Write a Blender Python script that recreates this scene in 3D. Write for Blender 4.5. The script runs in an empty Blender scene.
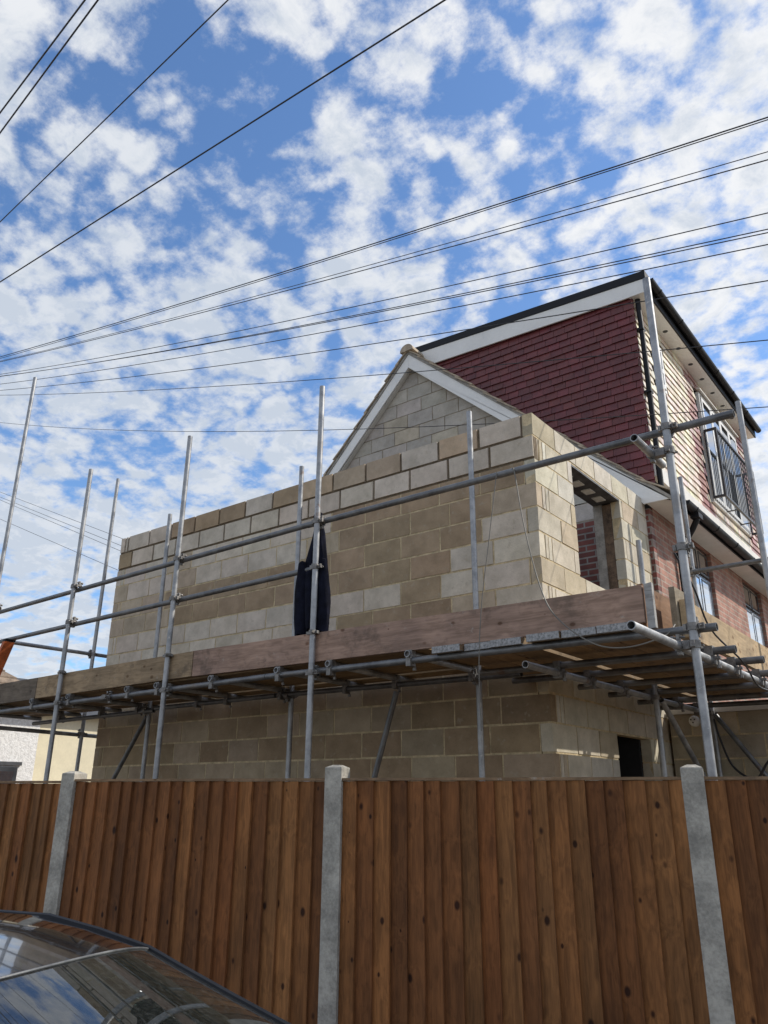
import bpy, bmesh, math, random
from mathutils import Vector, Matrix
S = bpy.context.scene
COL = S.collection
rad = math.radians
rng = random.Random(11)

# ------------------------------------------------------------------ camera
cam_d = bpy.data.cameras.new('camera'); cam = bpy.data.objects.new('camera', cam_d); COL.objects.link(cam)
CAM = Vector((2.799, -5.758, 1.65))
th, ro, ya = 0.35071868, 0.00569796, -0.65907046
fw = Vector((math.sin(ya)*math.cos(th), math.cos(ya)*math.cos(th), math.sin(th)))
rt = Vector((math.cos(ya), -math.sin(ya), 0.0)); up = rt.cross(fw)
rt, up = (math.cos(ro)*rt + math.sin(ro)*up), (-math.sin(ro)*rt + math.cos(ro)*up)
Mx = Matrix((rt, up, -fw)).transposed().to_4x4(); Mx.translation = CAM
cam.matrix_world = Mx
cam_d.sensor_fit = 'VERTICAL'; cam_d.sensor_height = 36.0; cam_d.lens = 781.44/1024*36.0
cam_d.clip_start = 0.05; cam_d.clip_end = 3000
S.camera = cam
S.render.resolution_x, S.render.resolution_y = 768, 1024

# ------------------------------------------------------------------ sun and sky
SUN_AZ, SUN_EL = rad(44), rad(42)            # azimuth from +X towards +Y
sd = Vector((math.cos(SUN_AZ)*math.cos(SUN_EL), math.sin(SUN_AZ)*math.cos(SUN_EL), math.sin(SUN_EL)))
sl = bpy.data.lights.new('sun', 'SUN'); sl.energy = 3.1; sl.angle = rad(0.6); sl.color = (1.0, 0.93, 0.82)
so = bpy.data.objects.new('sun', sl); COL.objects.link(so); so.location = (10, 10, 20)
so.rotation_euler = (-sd).to_track_quat('-Z', 'Y').to_euler()

W = bpy.data.worlds.new('World'); S.world = W; W.use_nodes = True
nt = W.node_tree; nt.nodes.clear()
class NG:
    def __init__(s, nt): s.nt = nt
    def n(s, t, **k):
        x = s.nt.nodes.new(t)
        for a, b in k.items(): setattr(x, a, b)
        return x
    def put(s, sock, v):
        if v is None: return
        if hasattr(v, 'is_linked') or isinstance(v, bpy.types.NodeSocket): s.nt.links.new(v, sock)
        else: sock.default_value = v
    def m(s, op, a, b=None, c=None, clamp=False):
        x = s.n('ShaderNodeMath', operation=op, use_clamp=clamp)
        for i, v in enumerate((a, b, c)): s.put(x.inputs[i], v)
        return x.outputs[0]
    def mapr(s, v, a, b, c=0., d=1., smooth=True):
        x = s.n('ShaderNodeMapRange', interpolation_type='SMOOTHSTEP' if smooth else 'LINEAR')
        for i, q in enumerate((v, a, b, c, d)): s.put(x.inputs[i], q)
        return x.outputs[0]
    def noise(s, vec, scale, detail=2., rough=.5, dist=0., w=None):
        x = s.n('ShaderNodeTexNoise', noise_dimensions='4D' if w is not None else '3D')
        s.put(x.inputs['Vector'], vec); s.put(x.inputs['Scale'], scale); s.put(x.inputs['Detail'], detail)
        s.put(x.inputs['Roughness'], rough); s.put(x.inputs['Distortion'], dist)
        if w is not None: s.put(x.inputs['W'], w)
        return x.outputs['Fac']
    def mix(s, f, a, b, mode='MIX'):
        x = s.n('ShaderNodeMix', data_type='RGBA', blend_type=mode)
        s.put(x.inputs[0], f); s.put(x.inputs[6], a); s.put(x.inputs[7], b)
        return x.outputs[2]
    def vmap(s, vec, sc=(1, 1, 1), loc=(0, 0, 0), rot=(0, 0, 0)):
        x = s.n('ShaderNodeMapping'); s.put(x.inputs[0], vec)
        x.inputs['Scale'].default_value = sc; x.inputs['Location'].default_value = loc; x.inputs['Rotation'].default_value = rot
        return x.outputs[0]
g = NG(nt)
sky = g.n('ShaderNodeTexSky', sky_type='NISHITA', sun_disc=False)
sky.sun_elevation = SUN_EL; sky.sun_rotation = math.pi/2 - SUN_AZ
sky.air_density = 1.0; sky.dust_density = 0.6; sky.ozone_density = 2.5; sky.altitude = 50
HOLES = [((-.582, .417, .698), .987, -.085), ((-.314, .545, .777), .992, -.05), ((-.264, .629, .731), .994, -.05), ((-.146, .661, .736), .985, .04), ((-.392, .59, .706), .97, .05)]
tc = g.n('ShaderNodeTexCoord'); sep = g.n('ShaderNodeSeparateXYZ'); g.put(sep.inputs[0], tc.outputs['Generated'])
zc = g.m('MAXIMUM', g.m('ADD', sep.outputs[2], 0.26), 0.2)
comb = g.n('ShaderNodeCombineXYZ')
g.put(comb.inputs[0], g.m('DIVIDE', sep.outputs[0], zc)); g.put(comb.inputs[1], g.m('DIVIDE', sep.outputs[1], zc))
P = comb.outputs[0]
warp = g.n('ShaderNodeTexNoise'); g.put(warp.inputs['Vector'], P); warp.inputs['Scale'].default_value = 7.0; warp.inputs['Detail'].default_value = 4
wv = g.n('ShaderNodeVectorMath', operation='MULTIPLY_ADD'); g.put(wv.inputs[0], warp.outputs['Color']); wv.inputs[1].default_value = (.11, .11, 0); g.put(wv.inputs[2], P)
PW = wv.outputs[0]
big = g.noise(g.vmap(P, loc=(3.7, 1.9, 0)), 2.6, 2, .5)
puff = g.noise(g.vmap(P, loc=(.3, 5.2, 0)), 13.5, 12, .66)
vor = g.n('ShaderNodeTexVoronoi', feature='SMOOTH_F1'); g.put(vor.inputs['Vector'], PW); vor.inputs['Scale'].default_value = 13.5; vor.inputs['Smoothness'].default_value = .4
vor2 = g.n('ShaderNodeTexVoronoi', feature='SMOOTH_F1'); g.put(vor2.inputs['Vector'], PW); vor2.inputs['Scale'].default_value = 31.0; vor2.inputs['Smoothness'].default_value = .25
lump = g.m('ADD', g.m('MULTIPLY', vor.outputs['Distance'], -.33), g.m('MULTIPLY', vor2.outputs['Distance'], -.20))
cov = g.m('ADD', g.m('ADD', g.m('MULTIPLY', big, .36), g.m('MULTIPLY', puff, .86)), lump)
low = g.mapr(sep.outputs[2], .60, .25, 0., .10)              # more cover low in the sky
cov = g.m('ADD', cov, low)
def patch_at(d, c0, amp):                                      # a clearer or a thicker part of the cloud sheet
    dp = g.n('ShaderNodeVectorMath', operation='DOT_PRODUCT'); g.put(dp.inputs[0], tc.outputs['Generated']); dp.inputs[1].default_value = d
    return g.mapr(dp.outputs['Value'], c0, 1.0, 0., amp)
for d, c0, amp in HOLES: cov = g.m('ADD', cov, patch_at(d, c0, amp))
SKY_T0, SKY_T1 = .205, .470
mask = g.m('MULTIPLY', g.mapr(cov, SKY_T0, SKY_T1), g.mapr(sep.outputs[2], -.02, .05))
thick = g.mapr(cov, SKY_T0+.10, SKY_T1+.26)
shade = g.noise(g.vmap(PW, loc=(.34, 5.25, 0)), 15.0, 8, .66)
bright = g.m('SUBTRACT', g.mapr(g.m('SUBTRACT', g.m('ADD', shade, .10), g.m('MULTIPLY', thick, .16)), .28, .66), patch_at((-.79, .49, .37), .80, .62), clamp=True)
ccol = g.mix(bright, (4.3, 4.75, 5.4, 1), (6.7, 6.75, 6.8, 1))
skyc = g.mix(1.0, sky.outputs[0], (1.0, 1.22, 1.42, 1), 'MULTIPLY')
bg = g.n('ShaderNodeBackground'); g.put(bg.inputs[0], g.mix(g.m('MULTIPLY', mask, .95), skyc, ccol)); bg.inputs[1].default_value = 0.10
out = g.n('ShaderNodeOutputWorld'); nt.links.new(bg.outputs[0], out.inputs[0])

S.view_settings.view_transform = 'Standard'; S.view_settings.look = 'None'
S.view_settings.gamma = 1.0; S.view_settings.use_curve_mapping = False
S.view_settings.exposure = 0.50
S.render.engine = 'CYCLES'
S.cycles.max_bounces = 6

# ------------------------------------------------------------------ mesh helpers
class MB:
    """collects geometry in world coordinates; build() links it as one mesh object"""
    def __init__(s): s.v, s.f, s.c, s.mi = [], [], [], []
    def add(s, vs, fs, c=(.5, .5, .5, 0), mi=0):
        o = len(s.v); s.v += [tuple(q) for q in vs]
        for f in fs: s.f.append(tuple(i+o for i in f)); s.c.append(c); s.mi.append(mi)
    def hexa(s, p, c=(.5, .5, .5, 0), mi=0):
        """8 corners: 0-3 one ring, 4-7 the opposite ring"""
        s.add(p, [(0, 3, 2, 1), (4, 5, 6, 7), (0, 1, 5, 4), (1, 2, 6, 5), (2, 3, 7, 6), (3, 0, 4, 7)], c, mi)
    def box(s, a, b, c=(.5, .5, .5, 0), mi=0):
        x0, y0, z0 = a; x1, y1, z1 = b
        s.hexa([(x0, y0, z0), (x1, y0, z0), (x1, y1, z0), (x0, y1, z0), (x0, y0, z1), (x1, y0, z1), (x1, y1, z1), (x0, y1, z1)], c, mi)
    def obox(s, o, ax, ay, az, c=(.5, .5, .5, 0), mi=0):
        """oriented box from corner o and three edge vectors"""
        o, ax, ay, az = map(Vector, (o, ax, ay, az))
        s.hexa([o, o+ax, o+ax+ay, o+ay, o+az, o+ax+az, o+ax+ay+az, o+ay+az], c, mi)
    def prism(s, poly, d, c=(.5, .5, .5, 0), mi=0):
        """extrude a planar polygon by vector d"""
        n = len(poly); d = Vector(d); a = [Vector(q) for q in poly]; b = [q+d for q in a]
        s.add(a+b, [tuple(range(n))[::-1], tuple(range(n, 2*n))] + [(i, (i+1) % n, n+(i+1) % n, n+i) for i in range(n)], c, mi)
    def rings(s, rs, closed=True, caps=(True, True), c=(.5, .5, .5, 0), mi=0):
        n = len(rs[0]); o = len(s.v)
        vs = [q for r in rs for q in r]; fs = []
        for k in range(len(rs)-1):
            for i in range(n if closed else n-1):
                j = (i+1) % n; fs.append((k*n+i, k*n+j, (k+1)*n+j, (k+1)*n+i))
        if caps[0]: fs.append(tuple(range(n))[::-1])
        if caps[1]: fs.append(tuple(range((len(rs)-1)*n, len(rs)*n)))
        s.add(vs, fs, c, mi)
    def path(s, pts, r, n=8, caps=(True, True), c=(.5, .5, .5, 0), mi=0):
        pts = [Vector(q) for q in pts]; rs = []
        ref = Vector((0, 0, 1)) if abs((pts[1]-pts[0]).normalized().z) < .9 else Vector((1, 0, 0))
        for i, q in enumerate(pts):
            t = (pts[min(i+1, len(pts)-1)]-pts[max(i-1, 0)]).normalized()
            u = t.cross(ref).normalized(); w = u.cross(t).normalized()
            rr = r[i] if isinstance(r, (list, tuple)) else r
            rs.append([q+rr*(math.cos(2*math.pi*k/n)*u+math.sin(2*math.pi*k/n)*w) for k in range(n)])
        s.rings(rs, True, caps, c, mi)
    def tube(s, a, b, ro=.02415, ri=.0195, n=16, c=(.5, .5, .5, 0)):
        """hollow pipe with open ends"""
        a, b = Vector(a), Vector(b); t = (b-a).normalized()
        ref = Vector((0, 0, 1)) if abs(t.z) < .9 else Vector((1, 0, 0))
        u = t.cross(ref).normalized(); w = u.cross(t)
        ring = lambda q, r: [q+r*(math.cos(2*math.pi*k/n)*u+math.sin(2*math.pi*k/n)*w) for k in range(n)]
        s.rings([ring(a+.12*t, .001), ring(a+.12*t, ri), ring(a, ri), ring(a, ro), ring(b, ro), ring(b, ri), ring(b-.12*t, ri), ring(b-.12*t, .001)], True, (True, True), c)
    def build(s, name, mat, parent=None, smooth=False, label=None):
        me = bpy.data.meshes.new(name)
        off = Vector(parent_loc(parent)) if parent else Vector((0, 0, 0))
        me.from_pydata([tuple(Vector(q)-off) for q in s.v], [], s.f)
        mats = mat if isinstance(mat, (list, tuple)) else [mat]
        for m_ in mats: me.materials.append(m_)
        for p_, k in zip(me.polygons, s.mi): p_.material_index = k; p_.use_smooth = smooth
        at = me.color_attributes.new('Col', 'FLOAT_COLOR', 'CORNER')
        k = 0
        for f, c in zip(s.f, s.c):
            c4 = tuple(c) if len(c) == 4 else tuple(c)+(0,)
            for _ in f: at.data[k].color = c4; k += 1
        if smooth: me.set_sharp_from_angle(angle=rad(38))
        o = bpy.data.objects.new(name, me); COL.objects.link(o)
        if parent: o.parent = parent
        if label: o['label'] = label
        return o
LOC = {}
def parent_loc(p):
    v = Vector(p.location); q = p.parent
    while q: v += q.location; q = q.parent
    return v
def thing(name, label, cat, loc=(0, 0, 0), group=None):
    o = bpy.data.objects.new(name, None); COL.objects.link(o); o.location = loc; o.empty_display_size = .2
    o['label'] = label; o['category'] = cat
    if group: o['group'] = group
    return o
def tag(o, label, cat, group=None):
    o['label'] = label; o['category'] = cat
    if group: o['group'] = group
    return o
def struct(o): o['kind'] = 'structure'; return o

# ------------------------------------------------------------------ materials
def new_mat(name):
    m = bpy.data.materials.new(name); m.use_nodes = True; nt = m.node_tree; nt.nodes.clear()
    G = NG(nt); b = G.n('ShaderNodeBsdfPrincipled'); o = G.n('ShaderNodeOutputMaterial'); nt.links.new(b.outputs[0], o.inputs[0])
    return m, G, b
def bump(G, b, h, st=.3, dist=.01):
    x = G.n('ShaderNodeBump'); x.inputs['Strength'].default_value = st; x.inputs['Distance'].default_value = dist
    G.put(x.inputs['Height'], h); G.put(b.inputs['Normal'], x.outputs[0])
def obj_co(G): return G.n('ShaderNodeTexCoord').outputs['Object']
def simple(name, col, rough=.6, metal=0., var=.15, scale=6., bst=.15, spec=None, coat=0.):
    m, G, b = new_mat(name); co = obj_co(G)
    n1 = G.noise(co, scale, 5, .6); n2 = G.noise(co, scale*9, 3, .6)
    f = G.m('ADD', G.m('MULTIPLY', n1, .7), G.m('MULTIPLY', n2, .3))
    lo = tuple(max(0, c*(1-var*1.6)) for c in col)+(1,); hi = tuple(min(1, c*(1+var*1.6)) for c in col)+(1,)
    G.put(b.inputs['Base Color'], G.mix(G.mapr(f, .3, .7), lo, hi))
    G.put(b.inputs['Roughness'], G.mapr(n1, .3, .7, max(.02, rough-.08), min(1, rough+.08)))
    b.inputs['Metallic'].default_value = metal
    if spec is not None: b.inputs['Specular IOR Level'].default_value = spec
    b.inputs['Coat Weight'].default_value = coat
    if bst: bump(G, b, n2, bst, .004)
    return m
def attr(G): 
    x = G.n('ShaderNodeAttribute', attribute_name='Col'); return x.outputs['Color'], x.outputs['Alpha']

def mat_block():
    m, G, b = new_mat('concrete_block'); co = obj_co(G); c, w = attr(G)
    n1 = G.noise(co, 5, 6, .65, w=w); n2 = G.noise(co, 70, 4, .7); n3 = G.noise(co, 16, 4, .6, w=w)
    f = G.mix(G.mapr(n1, .25, .75), (.78, .77, .74, 1), (1.18, 1.17, 1.16, 1))
    c1 = G.mix(1., c, f, 'MULTIPLY')
    sp = G.mapr(n2, .28, .42, .58, 1.0); spc = G.n('ShaderNodeCombineColor'); [G.put(spc.inputs[i], sp) for i in range(3)]
    c2 = G.mix(.8, c1, spc.outputs[0], 'MULTIPLY')
    smear = G.mapr(n3, .56, .72, 0, .55)
    G.put(b.inputs['Base Color'], G.mix(smear, c2, (.40, .35, .27, 1)))
    b.inputs['Roughness'].default_value = .93; b.inputs['Specular IOR Level'].default_value = .2
    bump(G, b, G.m('ADD', n2, G.m('MULTIPLY', n1, .6)), .55, .006)
    return m
def mat_mortar(name, col, v=.22):
    return simple(name, col, .95, 0, v, 9, .6, .15)
def mat_brick(name, a, b2, mortar, plane):
    m, G, b = new_mat(name); co = obj_co(G)
    sep = G.n('ShaderNodeSeparateXYZ'); G.put(sep.inputs[0], co); cb = G.n('ShaderNodeCombineXYZ')
    G.put(cb.inputs[0], sep.outputs[0 if plane == 'xz' else 1]); G.put(cb.inputs[1], sep.outputs[2])
    br = G.n('ShaderNodeTexBrick'); G.put(br.inputs['Vector'], cb.outputs[0])
    br.inputs['Color1'].default_value = a+(1,); br.inputs['Color2'].default_value = b2+(1,); br.inputs['Mortar'].default_value = mortar+(1,)
    br.inputs['Scale'].default_value = 1; br.inputs['Mortar Size'].default_value = .011; br.inputs['Mortar Smooth'].default_value = .25
    br.inputs['Bias'].default_value = -.1; br.inputs['Brick Width'].default_value = .225; br.inputs['Row Height'].default_value = .075
    n1 = G.noise(co, 4, 5, .6); n2 = G.noise(co, 60, 3, .6)
    G.put(b.inputs['Base Color'], G.mix(1., br.outputs['Color'], G.mix(G.mapr(n1, .3, .7), (.7, .7, .7, 1), (1.2, 1.17, 1.15, 1)), 'MULTIPLY'))
    b.inputs['Roughness'].default_value = .88
    bump(G, b, G.m('ADD', G.m('MULTIPLY', br.outputs['Fac'], -1.), G.m('MULTIPLY', n2, .4)), .6, .006)
    return m
def mat_wood(name, axis, knots=True, rough=.75, gscale=28, contrast=.35, knot_col=(.25, .2, .2, 1), grey=0.):
    # grey > 0 adds dried cement splashes and dirty patches
    """timber with its colour per board in the Col attribute; grain runs along axis"""
    m, G, b = new_mat(name); co = obj_co(G); c, w = attr(G)
    sc = [1., 1., 1.]; sc[axis] = .06
    st = G.vmap(co, tuple(sc))
    ww = G.m('MULTIPLY', w, 37.)
    warpn = G.noise(co, 2.5, 2, .5, w=ww)
    n1 = G.noise(st, gscale, 4, .6, dist=.6, w=G.m('ADD', ww, G.m('MULTIPLY', warpn, .4)))
    n2 = G.noise(st, gscale*4, 3, .6, w=ww)
    blot = G.noise(co, 1.6, 4, .6, w=ww)
    f = G.m('ADD', G.m('MULTIPLY', n1, .65), G.m('MULTIPLY', n2, .35))
    k = 1-contrast
    c1 = G.mix(1., c, G.mix(G.mapr(f, .32, .68), (k, k*.97, k*.93, 1), (1+contrast*.5, 1+contrast*.48, 1+contrast*.45, 1)), 'MULTIPLY')
    c1 = G.mix(1., c1, G.mix(G.mapr(blot, .3, .7), (.72, .73, .75, 1), (1.16, 1.15, 1.12, 1)), 'MULTIPLY')
    if knots:
        ks = [12., 12., 12.]; ks[axis] = 8.0
        v = G.n('ShaderNodeTexVoronoi'); kv = G.n('ShaderNodeVectorMath', operation='ADD'); cx = G.n('ShaderNodeCombineXYZ')
        G.put(cx.inputs[0], ww); G.put(cx.inputs[1], G.m('MULTIPLY', w, 53.)); G.put(cx.inputs[2], G.m('MULTIPLY', w, 19.))
        G.put(kv.inputs[0], G.vmap(co, tuple(ks))); G.put(kv.inputs[1], cx.outputs[0]); G.put(v.inputs['Vector'], kv.outputs[0]); v.inputs['Scale'].default_value = 1.
        rr = G.n('ShaderNodeSeparateColor'); G.put(rr.inputs[0], v.outputs['Color'])
        size = G.m('ADD', .02, G.m('MULTIPLY', G.m('POWER', rr.outputs[0], 1.6), .24))
        kn = G.m('MULTIPLY', G.m('SUBTRACT', 1., G.m('DIVIDE', v.outputs['Distance'], size), clamp=True), 2.2, clamp=True)
        c1 = G.mix(kn, c1, G.mix(1., c1, knot_col, 'MULTIPLY'))
    if grey:
        s1_ = G.noise(co, 9, 6, .75, w=ww); s2_ = G.noise(co, 3.1, 5, .7, w=G.m('ADD', ww, 3.))
        c1 = G.mix(G.mapr(s1_, .60, .70, 0, grey), c1, (.42, .40, .36, 1))
        c1 = G.mix(G.mapr(s2_, .54, .68, 0, grey*.9), c1, (.075, .06, .048, 1))
    G.put(b.inputs['Base Color'], c1)
    b.inputs['Roughness'].default_value = rough; b.inputs['Specular IOR Level'].default_value = .3
    bump(G, b, f, .35, .004)
    return m
def mat_steel(name='galvanised_steel', k=1.):
    m, G, b = new_mat(name); co = obj_co(G)
    n1 = G.noise(co, 7, 5, .65); n2 = G.noise(co, 55, 3, .6); n3 = G.noise(co, 2.2, 3, .6)
    c = G.mix(G.mapr(n1, .3, .7), (.20*k, .205*k, .215*k, 1), (.43*k, .435*k, .44*k, 1))
    c = G.mix(G.mapr(n3, .58, .72, 0, .5), c, (.23, .20, .17, 1))
    n4 = G.noise(co, 30, 5, .7); c = G.mix(G.mapr(n4, .62, .70, 0, .7), c, (.50*k, .48*k, .44*k, 1))
    n5 = G.noise(co, 4.3, 4, .7); c = G.mix(G.mapr(n5, .62, .72, 0, .55), c, (.16, .085, .045, 1))
    G.put(b.inputs['Base Color'], c); b.inputs['Metallic'].default_value = .62
    G.put(b.inputs['Roughness'], G.mapr(n1, .3, .7, .38, .60)); bump(G, b, n2, .12, .003)
    return m
def mat_tile(name):
    m, G, b = new_mat(name); co = obj_co(G); c, w = attr(G)
    n1 = G.noise(co, 6, 5, .6, w=G.m('MULTIPLY', w, 20.)); n2 = G.noise(co, 120, 2, .6)
    G.put(b.inputs['Base Color'], G.mix(1., c, G.mix(G.mapr(n1, .3, .7), (.78, .78, .78, 1), (1.2, 1.2, 1.2, 1)), 'MULTIPLY'))
    b.inputs['Roughness'].default_value = .45; b.inputs['Specular IOR Level'].default_value = .55
    bump(G, b, n2, .2, .002)
    return m
def mat_glass(name, tint=(.5, .55, .53), base=(.02, .025, .03)):
    m, G, b = new_mat(name)
    b.inputs['Base Color'].default_value = base+(1,); b.inputs['Roughness'].default_value = .03; b.inputs['Specular IOR Level'].default_value = .8
    b.inputs['IOR'].default_value = 2.2; b.inputs['Coat Weight'].default_value = 1.; b.inputs['Coat Roughness'].default_value = .02
    return m
def mat_carglass():
    m = bpy.data.materials.new('car_glass'); m.use_nodes = True; nt = m.node_tree; nt.nodes.clear(); G = NG(nt)
    fr = G.n('ShaderNodeFresnel'); fr.inputs['IOR'].default_value = 1.95
    tr = G.n('ShaderNodeBsdfTransparent'); tr.inputs[0].default_value = (.34, .42, .38, 1)
    gl = G.n('ShaderNodeBsdfGlossy'); gl.inputs['Color'].default_value = (.95, .97, 1, 1); gl.inputs['Roughness'].default_value = .012
    co = obj_co(G); dn = G.noise(co, 90, 2, .5)
    vo = G.n('ShaderNodeTexVoronoi'); G.put(vo.inputs['Vector'], co); vo.inputs['Scale'].default_value = 19.
    rs_ = G.n('ShaderNodeSeparateColor'); G.put(rs_.inputs[0], vo.outputs['Color'])
    speck = G.m('LESS_THAN', vo.outputs['Distance'], G.m('MULTIPLY', G.m('SUBTRACT', rs_.outputs[1], .55, clamp=True), .16))
    df = G.n('ShaderNodeBsdfDiffuse'); G.put(df.inputs[0], G.mix(speck, (.30, .30, .28, 1), (.75, .75, .72, 1)))
    mx = G.n('ShaderNodeMixShader'); nt.links.new(fr.outputs[0], mx.inputs[0]); nt.links.new(tr.outputs[0], mx.inputs[1]); nt.links.new(gl.outputs[0], mx.inputs[2])
    mx2 = G.n('ShaderNodeMixShader'); G.put(mx2.inputs[0], G.m('MAXIMUM', G.mapr(dn, .35, .9, .02, .08), speck)); nt.links.new(mx.outputs[0], mx2.inputs[1]); nt.links.new(df.outputs[0], mx2.inputs[2])
    o = G.n('ShaderNodeOutputMaterial'); nt.links.new(mx2.outputs[0], o.inputs[0])
    return m
def mat_render():
    m, G, b = new_mat('pebbledash'); co = obj_co(G)
    n1 = G.noise(co, 2, 4, .6); n2 = G.noise(co, 16, 4, .75)
    G.put(b.inputs['Base Color'], G.mix(G.mapr(n2, .3, .7), (.62, .61, .59, 1), (.84, .83, .81, 1)))
    b.inputs['Roughness'].default_value = .95; bump(G, b, n2, .8, .03)
    return m

M = {}
M['block'] = mat_block()
M['mortar'] = mat_mortar('buff_mortar', (.52, .425, .27))
M['wetmortar'] = mat_mortar('fresh_dark_mortar', (.17, .135, .095))
M['palemortar'] = mat_mortar('pale_grey_mortar', (.30, .26, .20))
M['greymortar'] = mat_mortar('grey_mortar', (.30, .285, .26))
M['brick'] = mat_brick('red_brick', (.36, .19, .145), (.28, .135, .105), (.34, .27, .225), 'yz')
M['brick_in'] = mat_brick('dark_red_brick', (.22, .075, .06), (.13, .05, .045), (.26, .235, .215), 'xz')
M['steel'] = mat_steel(); M['oldsteel'] = mat_steel('weathered_steel', .5)
M['coupler'] = simple('coupler_steel', (.20, .19, .18), .55, .6, .3, 25, .3)
M['white'] = simple('white_upvc', (.78, .78, .76), .35, 0, .04, 3, .02)
M['offwhite'] = simple('soffit_board', (.66, .64, .60), .5, 0, .06, 3, .05)
M['black'] = simple('black_plastic', (.010, .011, .014), .5, 0, .2, 5, .03, .25)
M['anthracite'] = simple('anthracite_frame', (.03, .033, .038), .4, 0, .15, 4, .02)
M['glass'] = mat_glass('window_glass')
M['roof'] = simple('concrete_roof_tile', (.42, .35, .265), .9, 0, .22, 7, .5)
M['tile'] = mat_tile('plum_clay_tile')
M['fence'] = mat_wood('treated_fence_board', 2, True, .8, 34, .42, (.16, .12, .11, 1))
M['post'] = simple('concrete_post', (.325, .305, .265), .9, 0, .26, 7, .6)
M['timber_x'] = mat_wood('scaffold_timber_along', 0, True, .85, 22, .36, (.5, .42, .36, 1), .6)
M['timber_y'] = mat_wood('scaffold_timber_across', 1, True, .85, 22, .30, (.5, .42, .36, 1), .5)
M['band'] = simple('galvanised_band', (.30, .30, .30), .6, .6, .35, 60, .4)
M['cloth'] = simple('navy_cloth', (.008, .009, .017), .95, 0, .4, 14, .5, .1)
M['cable'] = simple('black_cable', (.025, .025, .028), .55, 0, .1, 5, 0)
M['palecable'] = simple('grey_cable', (.15, .14, .12), .6, 0, .1, 5, 0)
M['orange'] = simple('orange_paint', (.50, .12, .035), .6, 0, .25, 8, .2)
M['pebble'] = mat_render()
M['closer'] = simple('rough_brown_brickwork', (.13, .088, .058), .95, 0, .4, 12, .8)
M['skyglass'] = mat_glass('sky_sheen_glass', base=(.36, .43, .52))  # pale blue base paints a sky reflection into the lower panes
M['cream'] = simple('cream_render', (.66, .60, .44), .9, 0, .06, 2, .3)
M['brownroof'] = simple('brown_roof_tile', (.20, .15, .11), .9, 0, .3, 6, .5)
M['slate'] = simple('dark_slate', (.05, .052, .058), .7, 0, .2, 6, .3)
M['lintel'] = simple('lintel_steel', (.10, .10, .105), .6, .5, .3, 10, .2)
M['palepad'] = simple('pale_pad_surface', (.62, .62, .60), .8, 0, .1, 20, .1)
M['dark'] = simple('dark_interior_shade', (.02, .02, .022), .9, 0, .2, 3, .1)
M['asphalt'] = simple('asphalt', (.05, .05, .052), .9, 0, .25, 30, .6)
M['paving'] = simple('concrete_paving', (.28, .27, .25), .9, 0, .18, 5, .4)
M['earth'] = simple('bare_earth', (.17, .13, .09), .95, 0, .3, 2, .7)
M['paint'] = simple('dark_car_paint', (.012, .014, .020), .16, .3, .05, 2, 0, .6, 1.0)
M['carglass'] = mat_carglass()
M['rubber'] = simple('tyre_rubber', (.02, .02, .02), .8, 0, .2, 20, .3)
M['alloy'] = simple('alloy_rim', (.5, .5, .52), .3, .9, .1, 8, 0)
M['seat'] = simple('car_seat_fabric', (.035, .036, .036), .85, 0, .2, 30, .3)
M['redlens'] = simple('red_lens', (.35, .01, .01), .15, 0, .1, 5, 0)
M['clearlens'] = simple('clear_lens', (.7, .72, .74), .12, 0, .05, 5, 0)

# ------------------------------------------------------------------ ground
b = MB(); b.box((-400, -400, -.5), (400, 400, -.004)); struct(b.build('ground', M['earth']))
FD = Vector((.9615, .2748, 0)); FN = Vector((-.2748, .9615, 0)); FP = Vector((-.33, -2.144, 0))     # fence line, its normal points to the house
def fpt(t, s, z=0): return FP + FD*t + FN*s + Vector((0, 0, z))
b = MB(); b.obox(fpt(-60, -2.0, -.004), FD*120, FN*1.95, (0, 0, .124)); struct(b.build('pavement', M['paving']))
b = MB(); b.obox(fpt(-60, -2.13, -.004), FD*120, FN*.125, (0, 0, .128)); struct(b.build('kerb', M['post']))
b = MB(); b.obox(fpt(-60, -9.2, -.004), FD*120, FN*7.06, (0, 0, .010)); struct(b.build('road', M['asphalt']))

# ------------------------------------------------------------------ block walls
ZT = 4.903; CH = .225; BL = .45
def col_noise(c, d): return tuple(max(.02, x*(1+rng.uniform(-d, d))) for x in c)
def jitter(c, d, e=.02):
    k = 1+rng.uniform(-d, d); return tuple(max(.02, x*k*(1+rng.uniform(-e, e))) for x in c)+(rng.random()*20,)
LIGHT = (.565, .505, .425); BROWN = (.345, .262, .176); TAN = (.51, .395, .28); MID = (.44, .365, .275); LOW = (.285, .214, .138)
def block_face(mb, o, d, n, s0, s1, z0, z1, c, deep=.1, jit=.0015):
    """one block: s along d from origin o, thickness going in along -n"""
    e = rng.uniform(-jit, jit)
    d, n = Vector(d), Vector(n); jj = lambda q=.0028: rng.uniform(-q, q)
    cs = []
    for z in (z0, z1):                                       # worn corners: every corner wanders a few millimetres
        zz = z+(jj(.002) if z == z0 else jj(.0012))
        for (q, dep) in ((s0, 0), (s1, 0), (s1, 1), (s0, 1)):
            v = Vector(o)+d*(q+(0 if q in (0, .0) else jj()*(1 if q not in (s0,) else 1)))+n*(e+jj(.001) if not dep else -deep); v.z = zz+jj(.0012); cs.append(v)
    mb.hexa(cs, c)
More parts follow.
